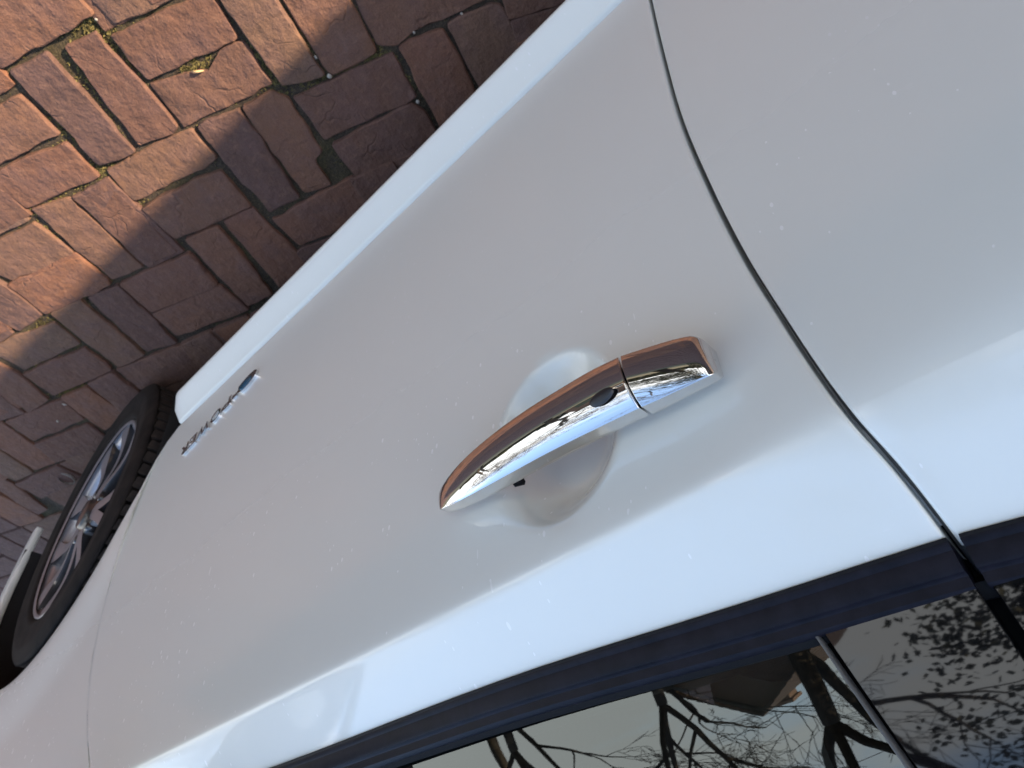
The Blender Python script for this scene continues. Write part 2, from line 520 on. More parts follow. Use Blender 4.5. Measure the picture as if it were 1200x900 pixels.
# outlines of the bricks in view, measured on the ground (corners, counter-clockwise, metres)
LAID = [
  [(-0.2326, -0.0307), (-0.0627, -0.097), (-0.0138, -0.0282), (-0.205, 0.0434)] ,
  [(-0.2259, 0.0388), (-0.2172, 0.075), (-0.2836, 0.1072), (-0.3392, 0.1276), (-0.3558, 0.0781), (-0.2413, 0.0166)] ,
  [(-0.1635, 0.1539), (-0.3265, 0.2245), (-0.3575, 0.1682), (-0.3492, 0.1523), (-0.2914, 0.1246), (-0.1925, 0.0788)] ,
  [(-0.1229, 0.2392), (-0.2987, 0.3067), (-0.3273, 0.2333), (-0.2847, 0.2138), (-0.2552, 0.2315), (-0.2177, 0.197), (-0.1908, 0.18), (-0.1568, 0.1601)] ,
  [(-0.0351, 0.1967), (-0.0988, 0.2287), (-0.114, 0.2276), (-0.1781, 0.06), (-0.1202, 0.0342)] ,
  [(0.0573, 0.1614), (-0.0154, 0.1962), (-0.0904, 0.0157), (-0.0169, -0.0146)] ,
  [(0.113, -0.0906), (0.1375, -0.064), (0.039, -0.0162), (0.0072, -0.0051), (-0.0057, -0.0282)] ,
  [(0.2005, -0.0705), (0.2314, 0.0085), (0.0461, 0.0853), (0.0184, 0.0096)] ,
  [(0.22, 0.0283), (0.2347, 0.0479), (0.2467, 0.1024), (0.0843, 0.1728), (0.056, 0.0995)] ,
  [(0.4275, -0.0262), (0.4747, 0.0325), (0.3377, 0.0894), (0.2756, 0.1158), (0.2526, 0.0567)] ,
  [(0.3129, 0.2975), (0.2365, 0.3274), (0.1688, 0.1558), (0.2451, 0.1128)] ,
  [(0.1978, 0.2773), (0.2089, 0.3365), (0.1488, 0.3609), (0.0837, 0.1869), (0.1325, 0.1686)] ,
  [(0.0888, 0.2453), (-0.102, 0.3121), (-0.123, 0.2489), (0.059, 0.178)] ,
  [(0.1173, 0.3433), (-0.0503, 0.4114), (-0.0833, 0.3293), (0.0946, 0.265)] ,
  [(-0.0679, 0.4445), (-0.1373, 0.4681), (-0.2164, 0.2938), (-0.1381, 0.2574)] ,
  [(-0.1524, 0.4699), (-0.2031, 0.4979), (-0.2263, 0.4417), (-0.2496, 0.4429), (-0.2946, 0.3449), (-0.2863, 0.316), (-0.2259, 0.2967)] ,
  [(-0.3142, 0.3205), (-0.3778, 0.3624), (-0.4247, 0.2371), (-0.4381, 0.2002), (-0.381, 0.1383)] ,
  [(-0.3847, 0.3716), (-0.4702, 0.4008), (-0.5036, 0.318), (-0.5205, 0.2723), (-0.452, 0.2022)] ,
  [(-0.5262, 0.3083), (-0.48, 0.3987), (-0.5017, 0.421), (-0.5451, 0.4256), (-0.6574, 0.4756), (-0.6772, 0.415)] ,
  [(-0.2755, 0.4345), (-0.4517, 0.5008), (-0.4835, 0.4228), (-0.3058, 0.3498)] ,
  [(-0.2532, 0.5256), (-0.3689, 0.5774), (-0.4192, 0.5866), (-0.4397, 0.5324), (-0.4364, 0.5056), (-0.4188, 0.4967), (-0.2765, 0.4506)] ,
  [(-0.436, 0.5865), (-0.5178, 0.604), (-0.5743, 0.4595), (-0.5014, 0.4268)] ,
  [(-0.5333, 0.6083), (-0.6242, 0.6344), (-0.6671, 0.5006), (-0.6565, 0.4898), (-0.5863, 0.4601)] ,
  [(-0.6938, 0.4726), (-0.6644, 0.5247), (-0.7504, 0.571), (-0.7743, 0.5142)] ,
  [(-0.6616, 0.5315), (-0.646, 0.5655), (-0.6243, 0.6235), (-0.7308, 0.6693), (-0.7583, 0.5829)] ,
  [(-0.0387, 0.5364), (-0.2237, 0.5992), (-0.2464, 0.5185), (-0.0577, 0.4604)] ,
  [(-0.2354, 0.6115), (-0.353, 0.6772), (-0.3675, 0.5786), (-0.291, 0.5435), (-0.253, 0.5418)] ,
  [(0.0898, 0.5662), (-0.0028, 0.5809), (-0.0496, 0.4194), (0.0178, 0.396)] ,
  [(0.1829, 0.544), (0.1183, 0.5647), (0.0335, 0.3916), (0.1092, 0.3612)] ,
  [(0.3426, 0.3999), (0.1748, 0.4652), (0.1362, 0.3807), (0.3123, 0.3155)] ,
  [(0.3768, 0.4772), (0.1943, 0.5506), (0.1745, 0.4691), (0.3512, 0.406)] ,
  [(0.3253, 0.578), (0.233, 0.5951), (0.2154, 0.5587), (0.3062, 0.5286)] ,
  [(0.444, 0.5809), (0.3549, 0.6104), (0.314, 0.5243), (0.3963, 0.4975)] ,
  [(0.4726, 0.4491), (0.4003, 0.4848), (0.323, 0.3147), (0.3989, 0.2842)] ,
  [(0.5696, 0.4229), (0.4891, 0.4485), (0.4163, 0.273), (0.4998, 0.2434)] ,
  [(0.4957, 0.2327), (0.3214, 0.292), (0.3017, 0.2252), (0.3239, 0.2115), (0.3815, 0.1905), (0.4736, 0.1581)] ,
  [(0.4636, 0.0769), (0.4574, 0.1475), (0.3499, 0.1906), (0.3, 0.2108), (0.2784, 0.1248), (0.3885, 0.0854)] ,
  [(0.5696, 0.0844), (0.5971, 0.17), (0.6024, 0.2112), (0.5176, 0.2282), (0.4843, 0.1329), (0.4771, 0.0892)] ,
  [(0.6698, 0.0884), (0.6832, 0.1892), (0.6211, 0.203), (0.6109, 0.1745), (0.5881, 0.0898)] ,
  [(0.72, 0.1956), (0.7336, 0.2679), (0.5565, 0.3254), (0.5266, 0.257), (0.6891, 0.1911)] ,
  [(0.7754, 0.3526), (0.5922, 0.4162), (0.5598, 0.3384), (0.7462, 0.2723)] ,
  [(0.8277, 0.1887), (0.8462, 0.2518), (0.8859, 0.3314), (0.8033, 0.3467), (0.7575, 0.2646), (0.748, 0.2083)] ,
  [(0.9427, 0.195), (0.969, 0.2922), (0.8965, 0.3249), (0.8665, 0.2585), (0.8506, 0.1957)] ,
  [(0.6094, 0.5089), (0.4928, 0.5509), (0.4285, 0.5397), (0.4096, 0.5), (0.5749, 0.4439)] ,
  [(0.7411, 0.5361), (0.6511, 0.562), (0.5984, 0.423), (0.6767, 0.3981)] ,
  [(0.8313, 0.5014), (0.7387, 0.5283), (0.692, 0.4002), (0.7761, 0.3714)] ,
  [(1.0022, 0.3854), (0.8241, 0.4454), (0.7827, 0.3739), (0.9677, 0.304)] ,
  [(1.0563, 0.4652), (0.8746, 0.5428), (0.8358, 0.4589), (1.0147, 0.3943)] ,
  [(1.0833, 0.2468), (1.0995, 0.3351), (1.142, 0.4377), (1.0604, 0.4668), (0.9831, 0.303), (0.9863, 0.2473)] ,
  [(1.1863, 0.2568), (1.2238, 0.4164), (1.1536, 0.4373), (1.1117, 0.3391), (1.0989, 0.2515)] ,
  [(1.265, 0.5033), (1.0853, 0.5511), (1.0768, 0.473), (1.2416, 0.4225)] ,
  [(1.0722, 0.553), (0.9777, 0.5827), (0.9556, 0.517), (1.0624, 0.4767)] ,
  [(1.3933, 0.523), (1.3212, 0.5385), (1.2508, 0.4188), (1.2386, 0.3808), (1.2207, 0.2775)] ,
]
def round_outline(poly, step, jit, rnd, rc=0.0045):
    # polygon -> closed outline with clipped corners and slightly wandering edges
    out = []
    n = len(poly)
    for i in range(n):
        p0 = Vector(poly[i - 1]); p = Vector(poly[i]); p2 = Vector(poly[(i + 1) % n])
        a = (p0 - p); b = (p2 - p)
        r = min(rc * rnd.uniform(0.5, 1.6), 0.3 * a.length, 0.3 * b.length)
        q1 = p + a.normalized() * r; q2 = p + b.normalized() * r
        mid = (q1 + q2) / 2 * 0.55 + p * 0.45
        out += [q1, mid, q2]
        nb = (p2 - p)
        b2 = (Vector(poly[(i + 2) % n]) - p2)
        q3 = p2 - nb.normalized() * min(rc, 0.3 * nb.length)
        L = (q3 - q2).length
        k = int(L / step)
        nrm = Vector((nb.y, -nb.x)).normalized()
        drift = 0.0
        for s in range(1, k):
            drift = drift * 0.5 + rnd.gauss(0, jit)
            out.append(q2.lerp(q3, s / k) + nrm * drift)
    return out

def brick_mesh(name, poly, rnd, step=0.017, jit=0.0014, tilt=0.0016, fine=True):
    cx = sum(p[0] for p in poly) / len(poly); cy = sum(p[1] for p in poly) / len(poly)
    # long axis of the outline
    best = max(range(len(poly)), key=lambda i: (Vector(poly[i]) - Vector(poly[(i + 1) % len(poly)])).length)
    d = Vector(poly[(best + 1) % len(poly)]) - Vector(poly[best])
    ang = math.atan2(d.y, d.x)
    ca, sa = math.cos(-ang), math.sin(-ang)
    loc = [((p[0] - cx) * ca - (p[1] - cy) * sa, (p[0] - cx) * sa + (p[1] - cy) * ca) for p in poly]
    ol = round_outline(loc, step, jit, rnd)
    n = len(ol)
    tx, ty = rnd.gauss(0, tilt) / 0.1, rnd.gauss(0, tilt) / 0.1
    zt = lambda q: tx * q.x * 0.5 + ty * q.y * 0.5
    mb = MB()
    ring = lambda s, z, j=0: [((q.x * (1 - s / max(q.length, 1e-4))), (q.y * (1 - s / max(q.length, 1e-4))), z + zt(q) + (rnd.gauss(0, j) if j else 0)) for q in ol]
    rows = [ring(-0.0050, -0.05), ring(-0.0042, -0.0040, 0.0012), ring(-0.0030, -0.0012, 0.0007), ring(-0.0006, 0.0, 0.0004)]
    mb.grid([rows[0], rows[1], rows[2], rows[3]], close_u=True)
    t0 = 3 * n
    inner = ring(0.022, 0.0002, 0.0)
    b = len(mb.v)
    mb.v += inner
    for k in range(n):
        mb.f.append((t0 + k, t0 + (k + 1) % n, b + (k + 1) % n, b + k))
    c = len(mb.v)
    mb.v.append((0, 0, 0.0002))
    for k in range(n):
        mb.f.append((b + k, b + (k + 1) % n, c))
    return mb, (cx, cy), ang

def place_brick(mb, c, ang, z=0.0):
    o = auto_edges(mb.build('brick', M_BRICK), 20)
    o.location = (c[0], c[1], z)
    o.rotation_euler = (0, 0, ang)
    o.parent = paving
    return o
n_brick = 0
for poly in LAID:
    mb, c, ang = brick_mesh('brick', poly, RND)
    place_brick(mb, c, ang, RND.gauss(0, 0.0015))
    n_brick += 1

# the same basket-weave bond carried on over the rest of the paved yard
def inside(poly, x, y):
    c = False
    for i in range(len(poly)):
        x0, y0 = poly[i - 1]; x1, y1 = poly[i]
        if (y0 > y) != (y1 > y) and x < (x1 - x0) * (y - y0) / (y1 - y0) + x0:
            c = not c
    return c
AX_R = Vector((0.34857205, 0.93728199)); AX_C = Vector((-0.93728199, 0.34857205)); PIT = 0.2
laid_box = [(min(p[0] for p in q), max(p[0] for p in q), min(p[1] for p in q), max(p[1] for p in q), q) for q in LAID]
spots = []
for r in range(-45, 46):
    for c in range(-45, 46):
        for k in range(2):
            vert = (r + c) % 2 == 0
            if vert:
                ctr = AX_R * (PIT * (r + 0.5)) + AX_C * (PIT * (c + 0.25 + 0.5 * k)); ax = AX_R
            else:
                ctr = AX_R * (PIT * (r + 0.25 + 0.5 * k)) + AX_C * (PIT * (c + 0.5)); ax = AX_C
            if not (PX0 + 0.1 < ctr.x < PX1 - 0.1 and PY0 + 0.1 < ctr.y < PY1 - 0.1):
                continue
            pp = Vector((-ax.y, ax.x))
            hit = 0
            if -1.6 < ctr.x < 2.4 and -0.9 < ctr.y < 1.2:
                for i in range(7):
                    for j in range(3):
                        q = ctr + ax * ((i / 6 - 0.5) * 0.18) + pp * ((j / 2 - 0.5) * 0.08)
                        for b in laid_box:
                            if b[0] <= q.x <= b[1] and b[2] <= q.y <= b[3] and inside(b[4], q.x, q.y):
                                hit += 1; break
            if hit > 8:
                continue
            d = (Vector((ctr.x - 0.1, ctr.y - 0.1))).length + (1.0 if ctr.y > 0.9 else 0)
            spots.append((d, ctr.x, ctr.y, math.atan2(ax.y, ax.x)))
spots.sort()
variants = []
for k in range(8):
    q = [(-0.0965 + RND.gauss(0, .001), -0.0465), (0.0965 + RND.gauss(0, .001), -0.0465), (0.0965, 0.0465), (-0.0965, 0.0465)]
    variants.append(brick_mesh('brick', q, RND)[0])
vobj = []
for i, (d, x, y, a) in enumerate(spots[:300 - n_brick]):
    k = i % 8
    if i < 8:
        o = place_brick(variants[k], (x, y), a); vobj.append(o)
    else:
        o = vobj[k].copy(); COL.objects.link(o); o.location = (x, y, RND.gauss(0, 0.0015)); o.rotation_euler = (0, 0, a + (math.pi if RND.random() < .5 else 0))
    o.rotation_euler.z += RND.gauss(0, 0.012)
# all the bricks further off, joined
far = MB()
bv = [(-.0965, -.0465), (.0965, -.0465), (.0965, .0465), (-.0965, .0465)]
for d, x, y, a in spots[300 - n_brick:]:
    ca, sa = math.cos(a), math.sin(a)
    z = RND.gauss(0, 0.0012)
    rw = []
    for s, zz in ((1.0, -0.05), (1.0, -0.004), (0.955, 0.0)):
        rw.append([(x + px * s * ca - py * s * sa, y + px * s * sa + py * s * ca, zz + z) for px, py in bv])
    b = len(far.v)
    far.grid(rw, close_u=True)
    far.f.append((b + 8, b + 9, b + 10, b + 11))
fo = far.build('distant_bricks', M_BRICK, paving, smooth=False)
fo['kind'] = 'stuff'

# moss and crumbs of soil caught in the wider joints
def free_of_bricks(x, y, grow=0.0):
    for b in laid_box:
        if b[0] <= x <= b[1] and b[2] <= y <= b[3] and inside(b[4], x, y):
            return False
    return True
clumps = [(-0.229, 0.196, .020, 60), (-0.245, 0.208, .018, 50), (-0.20, 0.075, .03, 90), (-0.185, 0.045, .025, 40), (-0.05, 0.16, .02, 50), (-0.12, 0.11, .03, 60),
          (0.07, 0.19, .03, 90), (0.10, 0.20, .03, 80), (0.14, 0.225, .025, 70), (0.40, 0.20, .03, 60), (0.33, 0.24, .02, 40), (0.72, 0.36, .03, 90), (0.70, 0.34, .03, 60),
          (-0.365, 0.335, .03, 60), (-0.43, 0.42, .03, 70), (-0.31, 0.28, .03, 50), (0.22, 0.15, .03, 50), (0.55, 0.27, .03, 50), (0.02, 0.10, .03, 50)]
mo = MB()
def tuft(x, y, s):
    n = RND.randint(3, 5)
    for k in range(n):
        a = RND.uniform(0, 6.28); l = s * RND.uniform(0.6, 1.5); w = s * 0.35
        t = Vector((math.cos(a), math.sin(a), RND.uniform(0.5, 1.6))).normalized() * l
        sd = Vector((-math.sin(a), math.cos(a), 0)) * w
        p = Vector((x, y, -0.0085))
        mo.add([p - sd, p + sd, p + t], [(0, 1, 2)])
for cx, cy, sp, n in clumps:
    k = 0
    for _ in range(n * 14):
        x, y = RND.gauss(cx, sp), RND.gauss(cy, sp)
        if free_of_bricks(x, y):
            tuft(x, y, RND.uniform(0.0025, 0.0055)); k += 1
        if k > n * 2:
            break
for _ in range(5000):
    x, y = RND.uniform(-0.7, 1.2), RND.uniform(-0.1, 0.6)
    if free_of_bricks(x, y):
        tuft(x, y, RND.uniform(0.0015, 0.0035))
moss = mo.build('moss', M_MOSS, paving, smooth=False)
moss['kind'] = 'stuff'

# ---------------------------------------------------------------- small things lying on the bricks
def pebble_obj(x, y, s, label, lift=-0.004):
    bm = bmesh.new()
    bmesh.ops.create_icosphere(bm, subdivisions=2, radius=1)
    rr = random.Random(int((x * 1000 + 7) * 31 + y * 977))
    s *= 0.75
    ax = (rr.uniform(0.7, 1.25), rr.uniform(0.6, 1.0), rr.uniform(0.5, 0.8))
    for v in bm.verts:
        k = 1 + rr.uniform(-0.14, 0.14)
        v.co = Vector((v.co.x * ax[0], v.co.y * ax[1], v.co.z * ax[2])) * s * k
    me = bpy.data.meshes.new('pebble'); bm.to_mesh(me); bm.free()
    me.polygons.foreach_set('use_smooth', [True] * len(me.polygons))
    me.materials.append(M_PEBBLE)
    o = bpy.data.objects.new('pebble', me); COL.objects.link(o)
    o.location = (x, y, lift + s * 0.3); o.rotation_euler = (0, 0, rr.uniform(0, 6))
    tag(o, label, 'pebble', 'pale pebbles lying in the brick joints')
pebble_obj(-0.391, 0.336, 0.0048, 'pale pebble in the joint where the shadow edge crosses near the top of the photo')
pebble_obj(-0.380, 0.371, 0.0070, 'larger pale pebble at the joint crossing just inside the shadow edge')
pebble_obj(-0.615, 0.464, 0.0042, 'pale pebble in a dark joint closest to the sill at the top of the photo')
pebble_obj(-0.538, 0.428, 0.0040, 'small pale pebble against a dark brick beside the top of the sill')
pebble_obj(-0.449, 0.510, 0.0055, 'pale pebble in the shaded joint beside the middle of the upper sill')
pebble_obj(0.415, 0.535, 0.0070, 'pale pebble in the shade behind the front tyre, beside the sill end')
pebble_obj(-0.073, 0.545, 0.0045, 'pale pebble in the shade beside the middle of the white sill')
pebble_obj(0.795, 0.385, 0.0075, 'pale pebble beside the mossy joint left of the tyre')
pebble_obj(0.871, 0.399, 0.0065, 'pale pebble on top of a shaded brick left of the tyre', 0.0)
pebble_obj(-0.199, 0.050, 0.0042, 'pale pebble in the sunlit joint beside the hole at top left')
mb = MB()
mb.tube([(-0.2265, 0.199, -0.001), (-0.232, 0.2035, 0.0035), (-0.2375, 0.2075, 0.0045), (-0.243, 0.213, 0.001)], [0.0012, 0.0022, 0.0022, 0.001], 7)
tag(mb.build('dry_stalk', M_STRAW), 'short straw coloured stalk lying in the chipped brick\'s mossy notch', 'stalk')
mb = MB()
rows = []
for i in range(15):
    a = -2.3 + i / 14 * 4.9
    rx, ry = 0.025 * math.cos(a), 0.022 * math.sin(a)
    w = 0.007 * (1 - abs(i / 7 - 1) ** 3) + 0.0015
    rows.append([(1.112 + rx * ca_ - ry * sa_, 0.515 + rx * sa_ + ry * ca_, z) for ca_, sa_ in ((math.cos(1.5), math.sin(1.5)),) for z in (0.002, 0.002 + w, 0.003 + w)])
    rows[-1][2] = (rows[-1][2][0] * 0.94 + 1.112 * 0.06, rows[-1][2][1] * 0.94 + 0.515 * 0.06, rows[-1][2][2])
mb.grid(rows)
tag(mb.build('dry_leaf', M_DRYLEAF), 'curled pale dry leaf lying on a brick beside the tyre', 'leaf')

# ---------------------------------------------------------------- the car
car = empty('car', (-0.65, 1.39, 0.0), 'white car parked on brick paving with chrome door handle and black window trim', 'car')
CW = 2.78                                   # y of this side + y of the far side
def SY(x, z):
    y = .492 + .03 * (z - .90) ** 2
    r = .0045 + .03 * min(1, max(0, (-.82 - x) / .25))
    t = z - 1.0
    y += .85 * .5 * (t + math.sqrt(t * t + r * r))
    if x > 1.1: y += .35 * (x - 1.1) ** 2
    if x < -1.6: y += .05 * (x + 1.6) ** 2
    return y
BELT = [(-2.9, 1.125), (-1.6, 1.085), (-.954, 1.066), (-.918, 1.063), (-.813, 1.059), (-.605, 1.050), (-.295, 1.046), (.1, 1.035), (.6, 1.0), (1.1, .90), (1.5, .74)]
ZB = lambda x: spline(BELT, x)
GAP_R = [(.335, -.895), (.391, -.891), (.51, -.884), (.64, -.879), (.752, -.882), (.843, -.888), (.917, -.897), (.967, -.904), (1.001, -.910), (1.028, -.916), (1.061, -.920), (1.10, -.923)]
GAP_F = [(.335, .235), (.352, .268), (.40, .300), (.472, .316), (.585, .306), (.702, .287), (.829, .230), (.916, .164), (.969, .112), (1.06, .04)]
HG = 0.0032                                  # half a panel gap
def zrows(step, z0=.335, fine=()):
    out = []
    z = z0
    while z < 1.0199:
        out.append(z)
        s = step
        if abs(z - 1.0) < .016: s = .0012
        for a, b, st in fine:
            if a <= z <= b: s = min(s, st)
        z += s
    return out
def ulist(n, fine=None, x0=0, x1=1):
    out = [0.0]
    while out[-1] < 1:
        s = 1.0 / n
        if fine:
            x = x0 + (x1 - x0) * out[-1]
            if fine[0] < x < fine[1]: s = fine[2] / abs(x1 - x0)
        out.append(out[-1] + s)
    k = out[-1]
    return [q / k for q in out]
def rolled(rows):
    # rounded-over hem on all four sides: turn the edge in towards the car
    nr, nc = len(rows), len(rows[0])
    R = 0.0028
    prof = [(R * math.sin(a), R * (1 - math.cos(a))) for a in (0.5, 1.05, 1.5708)] + [(R, 0.018)]
    rows = [[Vector(p) for p in r] for r in rows]
    new = []
    for r in rows:
        dl = (r[0] - r[1]).normalized(); dr = (r[-1] - r[-2]).normalized()
        L = [r[0] + dl * a + Vector((0, b, 0)) for a, b in reversed(prof)]
        Rr = [r[-1] + dr * a + Vector((0, b, 0)) for a, b in prof]
        new.append(L + r + Rr)
    top = []; bot = []
    for k in range(len(new[0])):
        dt = (new[-1][k] - new[-2][k]).normalized(); db = (new[0][k] - new[1][k]).normalized()
        top.append([new[-1][k] + dt * a + Vector((0, b, 0)) for a, b in prof])
        bot.append([new[0][k] + db * a + Vector((0, b, 0)) for a, b in reversed(prof)])
    B = [[bot[k][i] for k in range(len(bot))] for i in range(len(prof))]
    T = [[top[k][i] for k in range(len(top))] for i in range(len(prof))]
    return B + new + T
RCX, RCZ, RRX, RRZ = -.7015, .896, .063, .073
def recess(x, z):
    # thumb bowl behind the door handle
    q = math.hypot((x - RCX) / RRX, (z - RCZ) / RRZ)
    if q >= 1.12: return 0.0
    t = min(1.0, max(0.0, (1.12 - q) / .70))
    s = sstep(0, 1, t)
    k = .10 + .60 * sstep(.02, -.03, z - RCZ)
    return .031 * (k * (1 - (1 - t) ** 2.2) * sstep(0, .16, t) + (1 - k) * s)
def door_rows(xl, xr, us, zs, disp=None, z_hi=1.02, ntop=9, zoff=0.0):
    rows = []
    for z in zs:
        a, b = xl(z), xr(z)
        rows.append([(x, SY(x, z) + (disp(x, z) if disp else 0), z) for x in (a + (b - a) * u for u in us)])
    for i in range(1, ntop + 1):
        row = []
        for u in us:
            zn = zs[-1] + (1.062 - zs[-1]) * i / ntop
            a, b = xl(zn), xr(zn)
            x = a + (b - a) * u
            z = zs[-1] + (ZB(x) - zs[-1]) * i / ntop
            row.append((x, SY(x, z), z))
        rows.append(row)
    return rows
gr = lambda z: spline(GAP_R, z)
gf = lambda z: spline(GAP_F, z)
us = ulist(110, (-.775, -.628, .0028), -.89, .25)
front_door = mesh('front_door', *(lambda b: (b.v, b.f))((lambda m: (m.grid(rolled(door_rows(lambda z: gr(z) + HG + .0015, lambda z: gf(z) - .0022, us, zrows(.010, fine=((.815, .975, .0035),)), recess))), m)[1])(MB())), M_PAINT, car)
us = ulist(60)
rear_door = mesh('rear_door', *(lambda b: (b.v, b.f))((lambda m: (m.grid(rolled(door_rows(lambda z: -1.78 + .05 * (z - .34), lambda z: gr(z) - HG - .0015, us, zrows(.012)))), m)[1])(MB())), M_PAINT, car)
for o in (front_door, rear_door):
    pass
# door jamb seen in the gap
mb = MB()
mb.grid([[(gr(z) - .03, SY(-.9, z) + .017, z), (gr(z) + .03, SY(-.9, z) + .017, z)] for z in [.33 + .02 * i for i in range(37)]])
mb.build('door_jamb', M_PAINT, car); mb = MB()
mb.grid([[(gf(z) - .03, SY(.2, z) + .020, z), (gf(z) + .018, SY(.2, z) + .020, z)] for z in [.36 + .02 * i for i in range(34)]])
mb.build('door_jamb', M_SEAL, car)  # jamb coloured black, painting in the shade of the front gap
mb = MB()
mb.tube([(gr(z) - .0055, SY(gr(z), z) + .0085, z) for z in [.335 + .02 * i for i in range(38)]], [.0056] * 38, 8)
mb.build('door_seal', plain('grey_door_seal', (.040, .042, .042), .65), car)

# front fender with the wheel arch cut out
WX, WZ, WR = .675, .335, .376
arch = [(.226, .335), (.262, .352), (.292, .395), (.312, .447)] + [(WX + WR * math.cos(math.radians(a)), WZ + WR * math.sin(math.radians(a))) for a in range(158, -1, -4)] + [(1.052, .28), (1.052, .20)]
# outer border matched point for point with the arch
def border():
    pts = []
    n = len(arch)
    zs = [.335, .352, .40, .472, .56, .65, .74, .829, .89, .93, .969, 1.0]
    out = []
    for z in zs: out.append((gf(z) + .0012, z))
    x = out[-1][0]
    top = []
    for i in range(1, 13): top.append((x + (1.12 - x) * i / 12, 0))
    for tx, _ in top: out.append((tx, ZB(tx) - .012))
    out += [(1.30, ZB(1.30) - .012), (1.42, .66), (1.42, .45), (1.40, .20)]
    # resample by arc length to n points
    d = [0]
    for a, b in zip(out, out[1:]): d.append(d[-1] + math.hypot(a[0] - b[0], a[1] - b[1]))
    da = [0]
    for a, b in zip(arch, arch[1:]): da.append(da[-1] + math.hypot(a[0] - b[0], a[1] - b[1]))
    res = []
    for k in range(n):
        s = da[k] / da[-1]
        # keep the two lines roughly abreast
        t = s * d[-1]
        for i in range(len(d) - 1):
            if t <= d[i + 1] + 1e-9: break
        w = (t - d[i]) / (d[i + 1] - d[i])
        res.append((out[i][0] + w * (out[i + 1][0] - out[i][0]), out[i][1] + w * (out[i + 1][1] - out[i][1])))
    return res
def dens(pts, k):
    out = []
    for a, b in zip(pts, pts[1:]):
        for i in range(k): out.append((a[0] + (b[0] - a[0]) * i / k, a[1] + (b[1] - a[1]) * i / k))
    return out + [pts[-1]]
arch = dens(arch, 2); brd = border()
def FY(x, z):
    rho = math.hypot(x - WX, z - WZ)
    fl = sstep(.52, .40, rho) * sstep(.25, .36, x)
    return SY(x, z) - .008 * fl - .012 * sstep(.72, 1.0, x) * sstep(1.30, 1.06, x)
rows = []
for w in [i / 22 for i in range(23)]:
    rows.append([(a[0] + (b[0] - a[0]) * w, 0, a[1] + (b[1] - a[1]) * w) for a, b in zip(arch, brd)])
rows = [[(x, FY(x, z), z) for x, _, z in r] for r in rows]
lip = []
for dd, yy in ((.0016, .0008), (.0028, .003), (.003, .012), (.0, .016)):
    r = []
    for a, b, p in zip(arch, brd, rows[0]):
        v = Vector((WX - a[0], 0, WZ - a[1])).normalized() if a[0] > .3 else Vector((.9, 0, -.3)).normalized()
        r.append(tuple(Vector(p) + v * dd + Vector((0, yy, 0))))
    lip.append(r)
hem = [[tuple(Vector(p) + Vector((-.0015 if p[0] < .35 else 0, .0012, .0015 if p[0] >= .35 else 0))) for p in rows[-1]],
       [tuple(Vector(p) + Vector((-.0018 if p[0] < .35 else 0, .018, .0018 if p[0] >= .35 else 0))) for p in rows[-1]]]
mb = MB(); mb.grid(lip[::-1] + rows + hem)
mb.build('front_fender', M_PAINT, car)
# dark liner inside the arch
mb = MB()
rows = []
for a in range(200, -11, -6):
    c, s = math.cos(math.radians(a)), math.sin(math.radians(a))
    rows.append([(WX + (WR + .004) * c, .496 - .014 * sstep(.9, 1.02, WX + WR * c), WZ + (WR + .01) * s), (WX + (WR + .01) * c, .90, WZ + (WR + .01) * s)])
mb.grid(rows)
mb.grid([[(WX - .45, .90, .1), (WX + .45, .90, .1)], [(WX - .45, .90, .75), (WX + .45, .90, .75)]])
mb.build('wheel_arch_liner', M_DARK, car)

# sill moulding
def sill_section(x):
    return [(x, .515, .318), (x, .5035, .3125), (x, .5015, .3095), (x, .4995, .3065), (x, .488, .2905), (x, .4775, .2765), (x, .4752, .2725), (x, .4750, .2690), (x, .4775, .2650), (x, .490, .235), (x, .52, .21), (x, .60, .20)]
mb = MB()
xs = [-1.75, -1.6] + [-1.5 + .1 * i for i in range(17)] + [.20, .222, .2300, .2335, .2345]
rows = []
for x in xs:
    t = sstep(.222, .2345, x)
    rows.append([(x + (.022 if i < 5 else .022 * max(0, (p[2] - .27) / .03) if i < 7 else 0) * sstep(-.2, .2, x) * 1.0, p[1] + .0025 * t * t, p[2] - .0015 * t) for i, p in enumerate(sill_section(x))])
mb.grid(rows)
e = len(mb.v) - len(rows[0])
mb.f.append(tuple(range(e, e + len(rows[0]))))
auto_edges(mb.build('sill', M_PAINT, car), 40)
mb = MB()
mb.grid([[(x, y, z) for x in (-1.75, .26)] for y, z in ((.523, .345), (.523, .318), (.56, .30))])
mb.build('sill_seal', M_SEAL, car)
mb = MB(); mb.box((-.75, 1.39, .26), (3.9, 1.5, .1)); mb.build('underbody', M_DARK, car)

